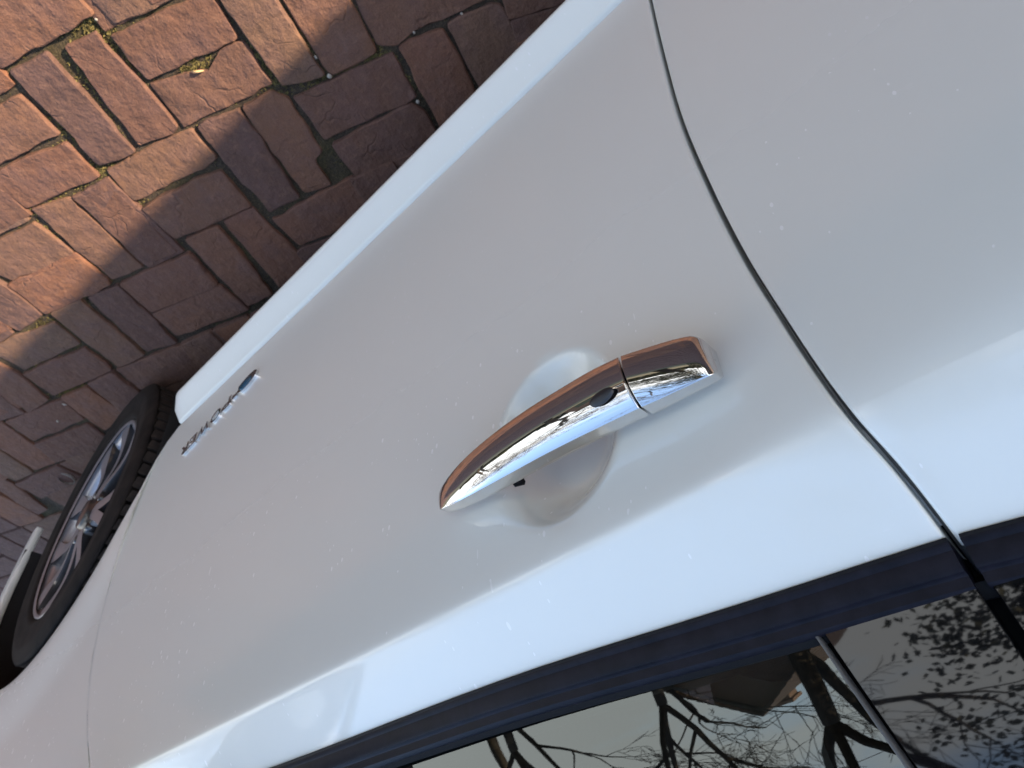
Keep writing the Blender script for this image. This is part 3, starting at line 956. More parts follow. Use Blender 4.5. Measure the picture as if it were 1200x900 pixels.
# waist mouldings (one per door) with a step, then the glass run seal
def moulding(name, x0, x1, n=24):
    mb = MB()
    prof = [(-.004, -.012), (-.0035, .0005), (.0005, .0012), (.0030, .0030), (.0040, .0185), (.0058, .0215), (.0105, .0222), (.0112, .0245), (.0120, .0300), (.0140, .0322), (.022, .0330), (.034, .030), (.034, .0)]
    prof = [(-.003, -.002), (-.0045, .0010), (-.0040, .0028), (-.0018, .0050), (.0006, .0140), (.0020, .0158), (.0052, .0163), (.0062, .0170), (.0080, .0222), (.0102, .0236), (.0145, .0239), (.0178, .0220), (.0178, .006)]
    rows = []
    for i in range(n + 1):
        x = x0 + (x1 - x0) * i / n
        z = ZB(x); y = SY(x, z)
        rows.append([(x + (.003 if i == 0 else -.003 if i == n else 0) * 0, y + a, z + b) for a, b in prof])
    mb.grid(rows)
    nf = len(prof)
    mb.f.append(tuple(range(nf - 1, -1, -1)))
    e = len(mb.v) - nf
    mb.f.append(tuple(range(e, e + nf)))
    return auto_edges(fix_normals(mb.build(name, M_TRIM, car)), 30)
moulding('waist_moulding', -.9185, .06)
moulding('waist_moulding', -1.76, -.9245)
mb = MB()
mb.grid([[(x, SY(x, ZB(x)) + a, ZB(x) + b) for x in [-1.76 + .0607 * i for i in range(31)]] for a, b in ((.012, .019), (.0165, .0268), (.0205, .0262), (.0225, .012))])
mb.build('glass_run_seal', M_SEAL, car)

# side glass, leaning in; outer skin slightly crowned
def GY(x, z, off=0.0):
    y0 = .562
    t = z - 1.08
    return y0 + .27 * t + .35 * t * t + .012 * ((x + .9) / .9) ** 2 + off
def glass_rows(xl, xr, z0, z1, off, nx=14, nz=12):
    rows = []
    for i in range(nz + 1):
        s = i / nz
        row = []
        for k in range(nx + 1):
            u = k / nx
            zz = z0 + (z1 - z0) * s
            x = xl(zz) + (xr(zz) - xl(zz)) * u
            row.append((x, GY(x, zz, off), zz))
        rows.append(row)
    return rows
fr_rear = lambda z: -.829 - .235 * (z - 1.083)
mb = MB(); mb.grid(glass_rows(fr_rear, lambda z: .02 - .95 * (z - 1.06), 1.055, 1.46, 0)); mb.build('side_window', M_GLASS, car)
mb = MB(); mb.grid(glass_rows(lambda z: -1.66 + .05 * z, lambda z: -.992 - .235 * (z - 1.083), 1.055, 1.46, -.001)); mb.build('side_window', M_GLASS, car)
def pillar(name, xl, xr, off, mat):
    mb = MB()
    rr = glass_rows(xl, xr, 1.072, 1.47, off, 10, 12)
    out = []
    for r in rr:
        r = [Vector(p) for p in r]
        out.append([r[0] + Vector((0, .014, 0)), r[0] + Vector((0, .0008, 0)), r[0] + Vector((.0006, 0, 0))] + r[1:-1] + [r[-1] - Vector((.0006, 0, 0)), r[-1] + Vector((0, .0008, 0)), r[-1] + Vector((0, .014, 0))])
    mb.grid(out)
    return auto_edges(mb.build(name, mat, car), 30)
gapx = lambda z: -.922 - .10 * (z - 1.09)
pillar('pillar_trim', lambda z: gapx(z) + .003, lambda z: fr_rear(z) - .006, -.007, M_GLOSS)
pillar('pillar_trim', lambda z: -.990 - .235 * (z - 1.083), lambda z: gapx(z) - .004, -.006, M_GLOSS)
mb = MB(); mb.grid(glass_rows(lambda z: -1.05, lambda z: -.80, 1.03, 1.48, .018, 4, 6)); mb.build('pillar_body', M_SEAL, car)
# bright edge strip of the front window run
mb = MB()
rr = glass_rows(lambda z: fr_rear(z) - .0030 - .02 * max(0, z - 1.085), lambda z: fr_rear(z) + .0002, 1.074, 1.46, -.0075, 4, 12)
for r in rr:
    r[0] = (r[0][0], r[0][1] + .004, r[0][2]); r[-1] = (r[-1][0], r[-1][1] + .005, r[-1][2])
mb.grid(rr); mb.build('window_edge_strip', plain('dull_edge_strip', (.09, .088, .085), .45, .2), car)

# cabin as far as the dark glass lets one see it
mb = MB()
mb.grid([[(x, y, z) for x in (-1.9, -.9, .4)] for y, z in ((.585, 1.055), (.60, 1.060), (.645, 1.05), (.66, 1.02), (.67, .5))])
mb.grid([[(x, y, .5) for x in (-2, .5)] for y in (.66, 2.1)])
mb.grid([[(.05, .6, .6), (.05, 2.2, .6)], [(.05, .6, 1.0), (.05, 2.2, 1.0)], [(.2, .6, 1.06), (.2, 2.2, 1.06)], [(.6, .6, 1.03), (.6, 2.2, 1.03)]])
mb.build('cabin_lining', M_CABIN, car)
def seat(x, y):
    mb = MB()
    rows = []
    for i in range(9):
        t = i / 8; z = .62 + .58 * t; xx = x - .25 * t
        w = .24 - .05 * t ** 3; d = .07 - .02 * t
        rows.append([(xx + d * math.cos(a) * 1.0, y + w * math.copysign(abs(math.sin(a)) ** .6, math.sin(a)), z) for a in [2 * math.pi * k / 16 for k in range(16)]])
    mb.grid(rows, close_u=True)
    for c0, s in (((x - .27, y, 1.26), (.05, .12, .085)),):
        r2 = []
        for i in range(7):
            p = math.pi * i / 6
            r2.append([(c0[0] + s[0] * math.sin(p) * math.cos(a), c0[1] + s[1] * math.sin(p) * math.sin(a), c0[2] - s[2] * math.cos(p)) for a in [2 * math.pi * k / 14 for k in range(14)]])
        mb.grid(r2, close_u=True)
    r3 = []
    for i in range(7):
        p = math.pi * i / 6
        r3.append([(x + .22 + .30 * math.sin(p) * math.cos(a), y + .24 * math.sin(p) * math.sin(a), .58 - .08 * math.cos(p)) for a in [2 * math.pi * k / 14 for k in range(14)]])
    mb.grid(r3, close_u=True)
    mb.build('seat', M_SEATS, car)
seat(-.62, .98); seat(-.62, 1.80)

# the rest of the body: quarter panels, far side, bonnet, screen, roof, tail, bumpers
def upper(side_sign, far=False):
    f = (lambda p: (p[0], CW - p[1], p[2])) if far else (lambda p: p)
    mb = MB()
    # rear quarter panel
    RX = -1.97
    rows = []
    for i in range(25):
        a = math.radians(190 - 200 * i / 24)
        ax, az = RX + .376 * math.cos(a), .335 + .376 * math.sin(a)
        if i < 8: ox, oz = -2.78 - .02 * i / 7, .25 + .62 * i / 7
        elif i < 20: ox, oz = -2.80 + 1.015 * (i - 8) / 11, ZB(-2.80 + 1.015 * (i - 8) / 11)
        else: ox, oz = -1.785, .335 + (.75) * (1 - (i - 19) / 5)
        if i >= 20: ax = min(ax, -1.80)
        row = []
        for w in range(9):
            x, z = ax + (ox - ax) * w / 8, az + (oz - az) * w / 8
            row.append(f((x, SY(x, z) + (.25 * max(0, -x - 2.55) ** 2), z)))
        rows.append(row)
    mb.grid(rows)
    return mb
fix_normals(upper(1).build('rear_quarter_panel', M_PAINT, car))
fix_normals(upper(1, True).build('rear_quarter_panel', M_PAINT, car))
mb = MB()
rows = []
for z in [.335 + .03 * i for i in range(23)] + [1.045]:
    rows.append([(x, CW - SY(x, min(z, ZB(x))), min(z, ZB(x))) for x in [-1.78 + .1 * i for i in range(21)]])
mb.grid(rows)
fix_normals(mb.build('far_side_panel', M_PAINT, car))
mb = MB()
rows = []
for w in range(9):
    rows.append([(a[0] + (b[0] - a[0]) * w / 8, CW - FY(a[0] + (b[0] - a[0]) * w / 8, a[1] + (b[1] - a[1]) * w / 8), a[1] + (b[1] - a[1]) * w / 8) for a, b in zip(arch, brd)])
mb.grid(rows); fix_normals(mb.build('front_fender', M_PAINT, car))
def across(name, mat, secs, n=18):
    # secs: (x, z at the sides, crown, y of the near edge)
    mb = MB(); rows = []
    for x, z, cr, y0 in secs:
        rows.append([(x, y0 + (CW - 2 * y0) * k / n, z + cr * (1 - (2 * k / n - 1) ** 2)) for k in range(n + 1)])
    mb.grid(rows)
    return fix_normals(mb.build(name, mat, car))
across('bonnet', M_PAINT, [(x, ZB(x) - .008, .045 + .03 * sstep(1.2, .4, x), SY(x, ZB(x) - .012) + .004) for x in [.36 + .08 * i for i in range(13)]])
across('windscreen', M_GLASS, [(.42 - .78 * t, 1.03 + .47 * t, .06, .565 + .215 * t) for t in [i / 8 for i in range(9)]])
across('roof', M_PAINT, [(-.36 - .1 * i, 1.50 + .035 * math.sin(math.pi * i / 20), .065, .78 - .0 * i) for i in range(21)])
across('rear_window', M_GLASS, [(-2.36 - .36 * t, 1.50 - .40 * t, .06, .78 - .15 * t) for t in [i / 6 for i in range(7)]])
across('tailgate', M_PAINT, [(-2.72 - .08 * t, 1.11 - .5 * t, .02, .63 - .02 * t) for t in [i / 6 for i in range(7)]])
across('rear_bumper', M_PAINT, [(-2.80 - .05 * math.sin(3.14 * t), .62 - .38 * t, .0, .58) for t in [i / 6 for i in range(7)]])
across('front_bumper', M_PAINT, [(1.41 + .10 * math.sin(3.0 * t), .70 - .50 * t, .03, .54) for t in [i / 8 for i in range(9)]])
# window frames and pillars of the cabin
mb = MB()
def bar(p, q, w):
    mb.tube([p, q], [w, w], 8)
for f in (lambda p: p, lambda p: (p[0], CW - p[1], p[2])):
    mb = MB()
    mb.tube([f(p) for p in ((.40, .555, 1.03), (.02, .64, 1.27), (-.36, .775, 1.495), (-1.0, .775, 1.525), (-1.8, .775, 1.525), (-2.30, .775, 1.50), (-2.70, .66, 1.12))], [.028] * 7, 10)
    fix_normals(mb.build('roof_rail', M_PAINT, car))
mb = MB(); mb.grid([[(p[0], CW - p[1], p[2]) for p in r] for r in glass_rows(lambda z: -1.66, lambda z: .02 - .95 * (z - 1.06), 1.05, 1.46, 0)])
mb.build('side_window', M_GLASS, car)
mb = MB(); mb.grid(glass_rows(lambda z: -2.35 + .25 * (z - 1.06), lambda z: -1.66 + .05 * z, 1.08, 1.47, -.003, 6, 8)); mb.build('quarter_window', M_GLOSS, car)

# door mirror above the front of the window
mb = MB()
rows = []
for i in range(13):
    t = i / 12
    y = .46 - .215 * t
    k = (math.sin(math.pi * min(1, .10 + .9 * t) ** 1.0) ** .45) if 0 < t < 1 else 0.02
    if t <= .5: k = max(k, .8 + .2 * math.sin(math.pi * t)) if t > 0 else .7
    rows.append([(-.035 + (.075 if math.cos(a) > 0 else .045) * k * math.cos(a), y, 1.165 + .078 * k * math.copysign(abs(math.sin(a)) ** .75, math.sin(a))) for a in [2 * math.pi * q / 24 for q in range(24)]])
mb.grid(rows, close_u=True)
mirror = fix_normals(mb.build('door_mirror', M_PAINT, car))
mb = MB(); mb.tube([(-.03, .56, 1.075), (-.03, .50, 1.10), (-.03, .43, 1.12)], [.032, .028, .026], 10); mb.build('mirror_foot', M_TRIM, mirror)
mb = MB(); mb.grid([[(-.078, .445 - .19 * u, 1.105 + .12 * v) for u in (0, .5, 1)] for v in (0, .5, 1)]); mb.build('mirror_glass', plain('mirror_silver', (.85, .85, .86), .01, 1.0), mirror)

mb = MB()
ang = [2 * math.pi * q / 36 for q in range(37)]
mb.tube([(-.080, .352 + .100 * math.copysign(abs(math.cos(a)) ** .7, math.cos(a)), 1.166 + .070 * math.copysign(abs(math.sin(a)) ** .7, math.sin(a))) for a in ang], [.007] * 37, 8, cap=False)
mb.build('mirror_rim', M_TRIM, mirror)

# ---------------------------------------------------------------- chrome door handle
HS = [  # x, centre z, half height, outward depth, y of the section's centre
    (-.8030, .9190, .0225, .0250, .4770), (-.780, .9165, .0228, .0255, .4765), (-.750, .9143, .0222, .0256, .4765), (-.720, .9125, .0216, .0252, .4765),
    (-.690, .9116, .0206, .0242, .4770), (-.665, .9114, .0192, .0224, .4772), (-.645, .9113, .0174, .0202, .4776), (-.628, .9112, .0150, .0174, .4782),
    (-.615, .9110, .0122, .0142, .4786), (-.606, .9106, .0092, .0108, .4790), (-.6015, .9104, .0060, .0072, .4794), (-.6000, .9103, .0012, .0018, .4798)]
HS = [(-.5870 + (x + .6) * 1.034, z + .0040, h * .80, a, y) for x, z, h, a, y in HS]
HS.sort()
def hval(k, x):
    return spline([(h[0], h[k]) for h in HS], x)
NSEC = 48
def hsection(x, zc, h, a, yc, back):
    # gently arched face, tight upper and lower edges, flat top and underside
    lo, hi = math.radians(-9), math.radians(52)
    S = 2 * h / (math.sin(hi) - math.sin(lo))
    pts = []
    for k in range(23):
        f = lo + (hi - lo) * k / 22
        pts.append((a + S * (math.cos(f) - 1) * (a / .0255), zc - h + S * (math.sin(f) - math.sin(lo))))
    rc = .10 * h
    o, z = pts[-1]
    for k in range(1, 7):
        f = hi + (math.radians(97) - hi) * k / 6
        pts.append((o + rc * (math.cos(f) - math.cos(hi)), z + rc * (math.sin(f) - math.sin(hi))))
    o, z = pts[-1]
    top = (o, z)
    for k in range(1, 5):
        pts.append((o + (-back - o) * k / 4, z - .05 * (o + back) * k / 4))
    o2, z2 = pts[0]
    bot = []
    for k in range(1, 7):
        f = lo - (math.radians(70)) * k / 6
        bot.append((o2 + 1.6 * rc * (math.cos(f) - math.cos(lo)), z2 + 1.6 * rc * (math.sin(f) - math.sin(lo))))
    o3, z3 = bot[-1]
    low = [(o3 + (-back - o3) * k / 4, z3) for k in range(1, 5)]
    zt, zb = pts[-1][1], low[-1][1]
    bk = [(-back, zt + (zb - zt) * k / 6) for k in range(1, 6)]
    pts = pts + bk + low[::-1] + bot[::-1]
    return [(x, yc - o, z) for o, z in pts]
def hrows(xs, back, end=0.0):
    return [hsection(x, hval(1, x), hval(2, x), hval(3, x), hval(4, x), back(x)) for x in xs]
handle = None
mb = MB()
# two painted stubs and a key-lock bezel carry the bar: the handle's mounting is the part, bar, cap and button its pieces
mb.tube([(-.822, .500, .919), (-.822, .486, .919)], [.009, .008], 16)
handle = mb.build('door_handle', M_PAINT, car)
xs = [-.5870 + (q + .6) * 1.034 for q in [-.8022, -.8018, -.800] + [-.797 + .0065 * i for i in range(26)] + [-.624, -.618, -.613, -.609, -.606, -.6037, -.602, -.6008, -.6]]
mb = MB()
rr = hrows(xs, lambda x: .0020 * min(1, (-.587 - x) / .02 + .1))
shr = lambda r, x, s: [(x, r0[1] * s + q[1] * (1 - s), r0[2] * s + q[2] * (1 - s)) for r0 in r for q in [(0, sum(p[1] for p in r) / NSEC, sum(p[2] for p in r) / NSEC)]]
rr = [shr(rr[0], xs[0] - .0008, .25), shr(rr[0], xs[0] - .0008, .95), shr(rr[0], xs[0] - .0005, .985)] + rr
mb.grid(rr, close_u=True)
e = len(mb.v) - NSEC
mb.f.append(tuple(range(e, e + NSEC)))
grip = fix_normals(mb.build('grip', M_CHROME, handle))
CS = [(-.8045, .9190, .0228, .0252, .4772), (-.820, .9215, .0228, .0250, .4775), (-.840, .9245, .0222, .0246, .4780), (-.852, .9265, .0214, .0240, .4785), (-.8575, .9275, .0205, .0228, .4790),
      (-.8605, .9280, .0190, .0205, .4800), (-.8622, .9282, .0168, .0170, .4815), (-.8628, .9283, .0140, .0125, .4830)]
CS = [(-.7985 + (x + .8045) * .91, z + .0038 - .075 * (-.8045 - x), h * .79 * (1 - 1.2 * (-.8045 - x)), a * (.98 - 7.5 * (-.8045 - x)), y) for x, z, h, a, y in CS]
CS = sorted(CS)
def csec(x):
    g = lambda k: spline([(c[0], c[k]) for c in CS], x)
    return hsection(x, g(1), g(2), g(3), g(4), .0025)
mb = MB()
xs = [-.7985 + (q + .8045) * .91 for q in [-.8628, -.8624, -.8618, -.861, -.8595, -.858, -.856, -.853, -.849] + [-.845 + .005 * i for i in range(8)] + [-.8065, -.8052, -.8048]]
rr = [csec(x) for x in xs]
rr = [shr(rr[0], xs[0] - .0002, .05), shr(rr[0], xs[0] - .0002, .85), shr(rr[0], xs[0] - .0001, .96)] + rr + [shr(rr[-1], -.7985, .96), shr(rr[-1], -.7985, .3)]
mb.grid(rr, close_u=True)
fix_normals(mb.build('end_cap', M_CHROME, handle))
# oval request button on the face of the bar
mb = MB()
bx, bz = -.7785, .9285
rows = []
def face_y(x, z):
    zc, h, a, yc = hval(1, x), hval(2, x), hval(3, x), hval(4, x)
    q = min(1, abs((z - zc) / h)); n = 2.7
    return yc - a * (1 - q ** n) ** (1 / n)
for s, lift in ((1.0, -.0012), (1.0, .0005), (.9, .0009), (.6, .0012), (.05, .0013)):
    row = []
    for k in range(28):
        t = 2 * math.pi * k / 28
        dx, dz = 0.0103 * s * math.cos(t), .0040 * s * math.sin(t)
        x, z = bx + dx * .99 - dz * .05, bz + dz + dx * .06
        row.append((x, face_y(x, z) - lift, z))
    rows.append(row)
mb.grid(rows, close_u=True)
fix_normals(mb.build('button', M_BUTTON, handle))
mb = MB(); mb.tube([(-.655, .4935, .918), (-.6600, .4990, .914)], [.003, .0045], 5); mb.build('pivot_slot', M_SEAL, handle)  # dark solid piece painted in for the shaded hole at the pivot

# ---------------------------------------------------------------- raised badge low on the door
B0 = Vector((-.082, 0, .397)); B1 = Vector((.165, 0, .437))
bd = (B1 - B0); BL = bd.length; bd.normalize(); bu = Vector((-bd.z, 0, bd.x))
badge = None
def letter(ch, x0, w, h, mat, base=0.0, name='letter', extr=.0016, bev=.0007):
    global badge
    cu = bpy.data.curves.new(name, 'FONT')
    cu.body = ch; cu.size = 1.0; cu.extrude = extr / h; cu.bevel_depth = 0.0
    cu.offset = .014
    tmp = bpy.data.objects.new('tmp_text', cu); COL.objects.link(tmp)
    bpy.context.view_layer.update()
    me = bpy.data.meshes.new_from_object(tmp.evaluated_get(bpy.context.evaluated_depsgraph_get()))
    COL.objects.unlink(tmp); bpy.data.objects.remove(tmp); bpy.data.curves.remove(cu)
    xs = [v.co.x for v in me.vertices]; ys = [v.co.y for v in me.vertices]
    mx, Mx, my, My = min(xs), max(xs), min(ys), max(ys)
    for v in me.vertices:
        u = x0 + (v.co.x - mx) / (Mx - mx) * w
        t = base + (v.co.y - my) / max(My - my, 1e-6) * h
        p = B0 + bd * u + bu * t
        p.y = SY(p.x, p.z) - .0012 - v.co.z * h
        v.co = p
    me.materials.clear(); me.materials.append(mat)
    me.name = name
    o = bpy.data.objects.new(name, me); COL.objects.link(o)
    return auto_edges(o, 30)
badge = letter('e', 0.0, .058, .028, M_CHROME, -.003, 'badge', .0030)
attach(badge, car)
bl = letter('e', 0.016, .036, .017, M_BLUE, .003, 'blue_inlay', .0036)
bl.parent = badge
hy = letter('-', .062, .015, .009, M_CHROME, .007, 'hyphen'); hy.parent = badge
xx = .080
for ch, w in (('P', .031), ('O', .036), ('W', .043), ('E', .028), ('R', .029)):
    o = letter(ch, xx, w - .004, .025, M_CHROME, -.001, 'letter', .0026); o.parent = badge
    xx += w

# ---------------------------------------------------------------- wheels
def wheel_mesh(parent, cx, cy, cz, sgn, first=True):
    # sgn -1: outer face looks to -Y
    Y = lambda d: cy + d * -sgn          # d > 0 is inward from the outer face
    ring = lambda r, d, n=72: [(cx + r * math.cos(2 * math.pi * k / n), Y(d), cz + r * math.sin(2 * math.pi * k / n)) for k in range(n)]
    mb = MB()
    mb.grid([ring(.222, .002), ring(.2285, -.001), ring(.2315, .001), ring(.2315, .008), ring(.222, .012), ring(.214, .02), ring(.207, .05), ring(.205, .17), ring(.225, .19)], close_u=True)
    w = fix_normals(mb.build('wheel', M_RIM, parent))
    mb = MB()
    prof = [(.230, .006), (.236, -.002), (.246, -.006), (.252, -.0045), (.272, -.008), (.292, -.0085), (.2975, -.008), (.304, -.006), (.314, -.003), (.321, .000), (.3262, .004), (.3235, .009), (.3175, .012), (.3175, .060), (.3175, .160), (.329, .180), (.322, .192), (.30, .205), (.26, .205), (.225, .195)]
    mb.grid([ring(r, d, 96) for r, d in prof], close_u=True)
    ty = fix_normals(mb.build('tyre', M_RUBBER, w))
    # tread blocks
    mb = MB()
    for k in range(70):
        for row, (d0, d1) in enumerate(((.007, .048), (.056, .096), (.104, .140), (.148, .180))):
            a0 = 2 * math.pi * (k + .08 + .3 * (row % 2)) / 70; a1 = a0 + 2 * math.pi * .74 / 70
            q = []
            for r in (.315, .3300):
                rr_ = r - (.007 if row in (0, 3) else 0) * 0.6
                for a, d in ((a0, d0), (a1, d0 + .004), (a1, d1 + .004), (a0, d1)):
                    q.append((cx + rr_ * math.cos(a), Y(d), cz + rr_ * math.sin(a)))
            mb.add(q, [(0, 1, 2, 3), (4, 5, 6, 7), (0, 1, 5, 4), (1, 2, 6, 5), (2, 3, 7, 6), (3, 0, 4, 7)])
    tb = fix_normals(mb.build('tread', M_TREAD, w, smooth=False)); tb['kind'] = 'stuff'
    # five forked spokes: each a pair of slim blades that part towards the rim
    for k in range(5):
        for s in (-1, 1):
            a0 = 2 * math.pi * k / 5 + SPOKE0
            mb = MB(); rows = []
            for i in range(15):
                t = i / 14; r = .040 + .184 * t
                a = a0 + s * math.radians(6 + 15 * t)
                hw = .0135 + .002 * t + .020 * sstep(.62, 1, t)
                dep = .004 + .010 * math.sin(math.pi * t * .9) ** 2
                row = []
                for q, dd in ((-1.0, .045), (-.95, .012), (-.85, .001), (0, .0), (.85, .001), (.95, .012), (1.0, .045)):
                    tt = q * hw
                    row.append((cx + r * math.cos(a) - tt * math.sin(a), Y(dep + dd), cz + r * math.sin(a) + tt * math.cos(a)))
                rows.append(row)
            mb.grid(rows)
            sp = fix_normals(mb.build('spoke', M_RIM, w)); auto_edges(sp, 25)
            sp.data.materials.append(M_RIMDARK)
            for p in sp.data.polygons:
                if p.index % 6 in (0, 1, 4, 5):
                    p.material_index = 1
    mb = MB()
    mb.grid([ring(.062, .045, 40), ring(.062, .012, 40), ring(.058, .006, 40), ring(.036, .004, 40), ring(.033, -.004, 40), ring(.030, -.006, 40), ring(.002, -.008, 40)], close_u=True)
    fix_normals(mb.build('centre_cap', M_RIMDARK, w))
    for k in range(5):
        mb = MB()
        a = 2 * math.pi * (k + .5) / 5 + SPOKE0
        p = (cx + .057 * math.cos(a), cz + .057 * math.sin(a))
        mb.tube([(p[0], Y(.03), p[1]), (p[0], Y(.004), p[1])], [.010, .009], 8)
        fix_normals(mb.build('wheel_nut', M_RIMDARK, w))
    mb = MB()
    mb.grid([ring(.15, .075, 48), ring(.15, .067, 48), ring(.06, .067, 48), ring(.06, .03, 48)], close_u=True)
    fix_normals(mb.build('brake_disc', plain('brake_iron', (.10, .085, .075), .45, .8), w))
    mb = MB(); mb.grid([ring(.205, .12, 48), ring(.01, .12, 48)], close_u=True); mb.build('inner_dish', M_DARK, w)
    return w
SPOKE0 = math.radians(-124)
def steer(w, deg, pivot):
    m = Matrix.Translation(pivot) @ Matrix.Rotation(math.radians(deg), 4, 'Z') @ Matrix.Translation(-pivot)
    for o in [w] + list(w.children):
        o.data.transform(m); o.data.update()
steer(wheel_mesh(car, .675, .500, .330, -1), 3.0, Vector((.675, .52, .330)))
wheel_mesh(car, -1.97, .500, .330, -1)
wheel_mesh(car, .675, CW - .500, .330, 1)
wheel_mesh(car, -1.97, CW - .500, .330, 1)

# ---------------------------------------------------------------- the street the paint, chrome and glass mirror
def limb(mbs, p, d, r, L, depth, rnd):
    # one limb: a bent tapering tube, then its forks
    n = 5 if depth > 1 else 3
    pts = [p]; rad = [r]
    q = p.copy(); dd = d.copy()
    for i in range(n):
        dd = (dd + Vector((rnd.gauss(0, .13), rnd.gauss(0, .13), rnd.gauss(.05, .10)))).normalized()
        q = q + dd * (L / n)
        pts.append(q.copy()); rad.append(max(.006, r * (1 - .38 * (i + 1) / n)))
    mbs.tube(pts, rad, 8 if r > .08 else 5 if r > .02 else 3, cap=False)
    if depth == 0:
        return
    k = rnd.choice((2, 3, 3)) if depth > 2 else rnd.choice((2, 3, 3))
    for j in range(k):
        a = rnd.uniform(0, 6.283); sp = rnd.uniform(.35, .85)
        u = dd.cross(Vector((.3, .5, .8))).normalized(); w = dd.cross(u)
        nd_ = (dd + (u * math.cos(a) + w * math.sin(a)) * sp).normalized()
        i = n if j == 0 else rnd.randint(max(1, n - 3), n)
        limb(mbs, pts[i], nd_, rad[i] * rnd.uniform(.60, .85), L * rnd.uniform(.62, .82), depth - 1, rnd)
def bare_tree_meshes(seed, H, depth=7):
    rnd = random.Random(seed)
    t = MB(); c = MB()
    pts = [Vector((0, 0, -.1))]; rad = [H * .017]
    q = pts[0].copy()
    for i in range(6):
        q = q + Vector((rnd.gauss(0, .05), rnd.gauss(0, .05), H * .34 / 6))
        pts.append(q.copy()); rad.append(H * (.0125 - .0025 * i / 5))
    t.tube(pts, rad, 12)
    for j in range(4):
        a = j * 1.6 + rnd.uniform(-.3, .3)
        i = 6 if j < 3 else 4
        limb(c, pts[i], Vector((math.cos(a) * .55, math.sin(a) * .55, 1)).normalized(), rad[i] * rnd.uniform(.60, .80), H * .22, depth - 1, rnd)
    return t, c
TREES = []
def bare_tree(x, y, H, seed, label, src=None, rot=0.0):
    t = empty('bare_tree', (x, y, -.07), label, 'tree', 'bare winter trees along the street')
    if src is None:
        tm, cm = bare_tree_meshes(seed, H)
        a = tm.build('trunk', M_BARK); b = cm.build('crown', M_BARK)
        TREES.append((t, a, b))
    else:
        a = TREES[src][1].copy(); b = TREES[src][2].copy()
        COL.objects.link(a); COL.objects.link(b)
        t.scale = (H, H, H); t.rotation_euler.z = rot
    a.parent = t; b.parent = t
    a.location = b.location = (0, 0, 0)
bare_tree(3.0, -9.0, 12.5, 3, 'big bare tree with a forked trunk mirrored in the front window')
bare_tree(5.7, -9.4, 9.0, 11, 'smaller bare tree mirrored left of the big one in the front window')
bare_tree(-2.6, -10.5, 11.0, 23, 'bare tree mirrored in the chrome cap of the door handle')
bare_tree(-4.2, -7.2, 1.0, 0, 'bare tree beside the hedge, nearest to the rear of the car', 1, 2.1)
bare_tree(13.5, -13.5, 1.0, 0, 'tall bare tree beyond the far end of the brown house', 0, 4.0)
bare_tree(-7.0, -11.5, 0.95, 0, 'bare tree standing behind the rear of the car', 2, 1.2)
bare_tree(9.3, -9.8, 1.0, 0, 'bare tree ahead of the car beside the street', 1, 5.2)
bare_tree(15.5, -6.5, 0.9, 0, 'bare tree at the street\'s far end ahead of the car', 2, 3.3)
# a dark evergreen shrub tree by the kerb: trunk, limbs and small leaves
def evergreen(x, y, H, seed, label):
    rnd = random.Random(seed)
    e = empty('evergreen_tree', (x, y, -.07), label, 'tree')
    t = MB(); t.tube([Vector((0, 0, 0)), Vector((.05, .03, H * .3)), Vector((-.03, .05, H * .7)), Vector((0, 0, H * .92))], [.12, .09, .05, .015], 10)
    lv = MB()
    tips = []
    for i in range(70):
        z = H * rnd.uniform(.22, .95); a = rnd.uniform(0, 6.283)
        R = H * .24 * (1 - ((z / H - .45) / .62) ** 2) * rnd.uniform(.6, 1.1)
        p = Vector((0, 0, z * .93)); q = Vector((R * math.cos(a), R * math.sin(a), z + .15))
        m = (p + q) / 2 + Vector((0, 0, .08))
        t.tube([p, m, q], [.022, .014, .005], 5, cap=False)
        tips += [(q, .34), (m, .28)]
    for c, s in tips:
        for k in range(105):
            p = c + Vector((rnd.gauss(0, s), rnd.gauss(0, s), rnd.gauss(0, s * .8)))
            d = Vector((rnd.gauss(0, 1), rnd.gauss(0, 1), rnd.gauss(-.2, .6))).normalized()
            u = d.cross(Vector((rnd.gauss(0, 1), rnd.gauss(0, 1), rnd.gauss(0, 1)))).normalized()
            l, w = rnd.uniform(.09, .15), rnd.uniform(.03, .05)
            lv.add([p, p + d * l * .5 + u * w, p + d * l, p + d * l * .5 - u * w], [(0, 1, 2, 3)])
    a = t.build('trunk', M_BARK); b = lv.build('crown', M_LEAF, smooth=False)
    a.parent = e; b.parent = e
evergreen(-.5, -8.4, 8.2, 5, 'dark leafy evergreen mirrored in the rear part of the window')

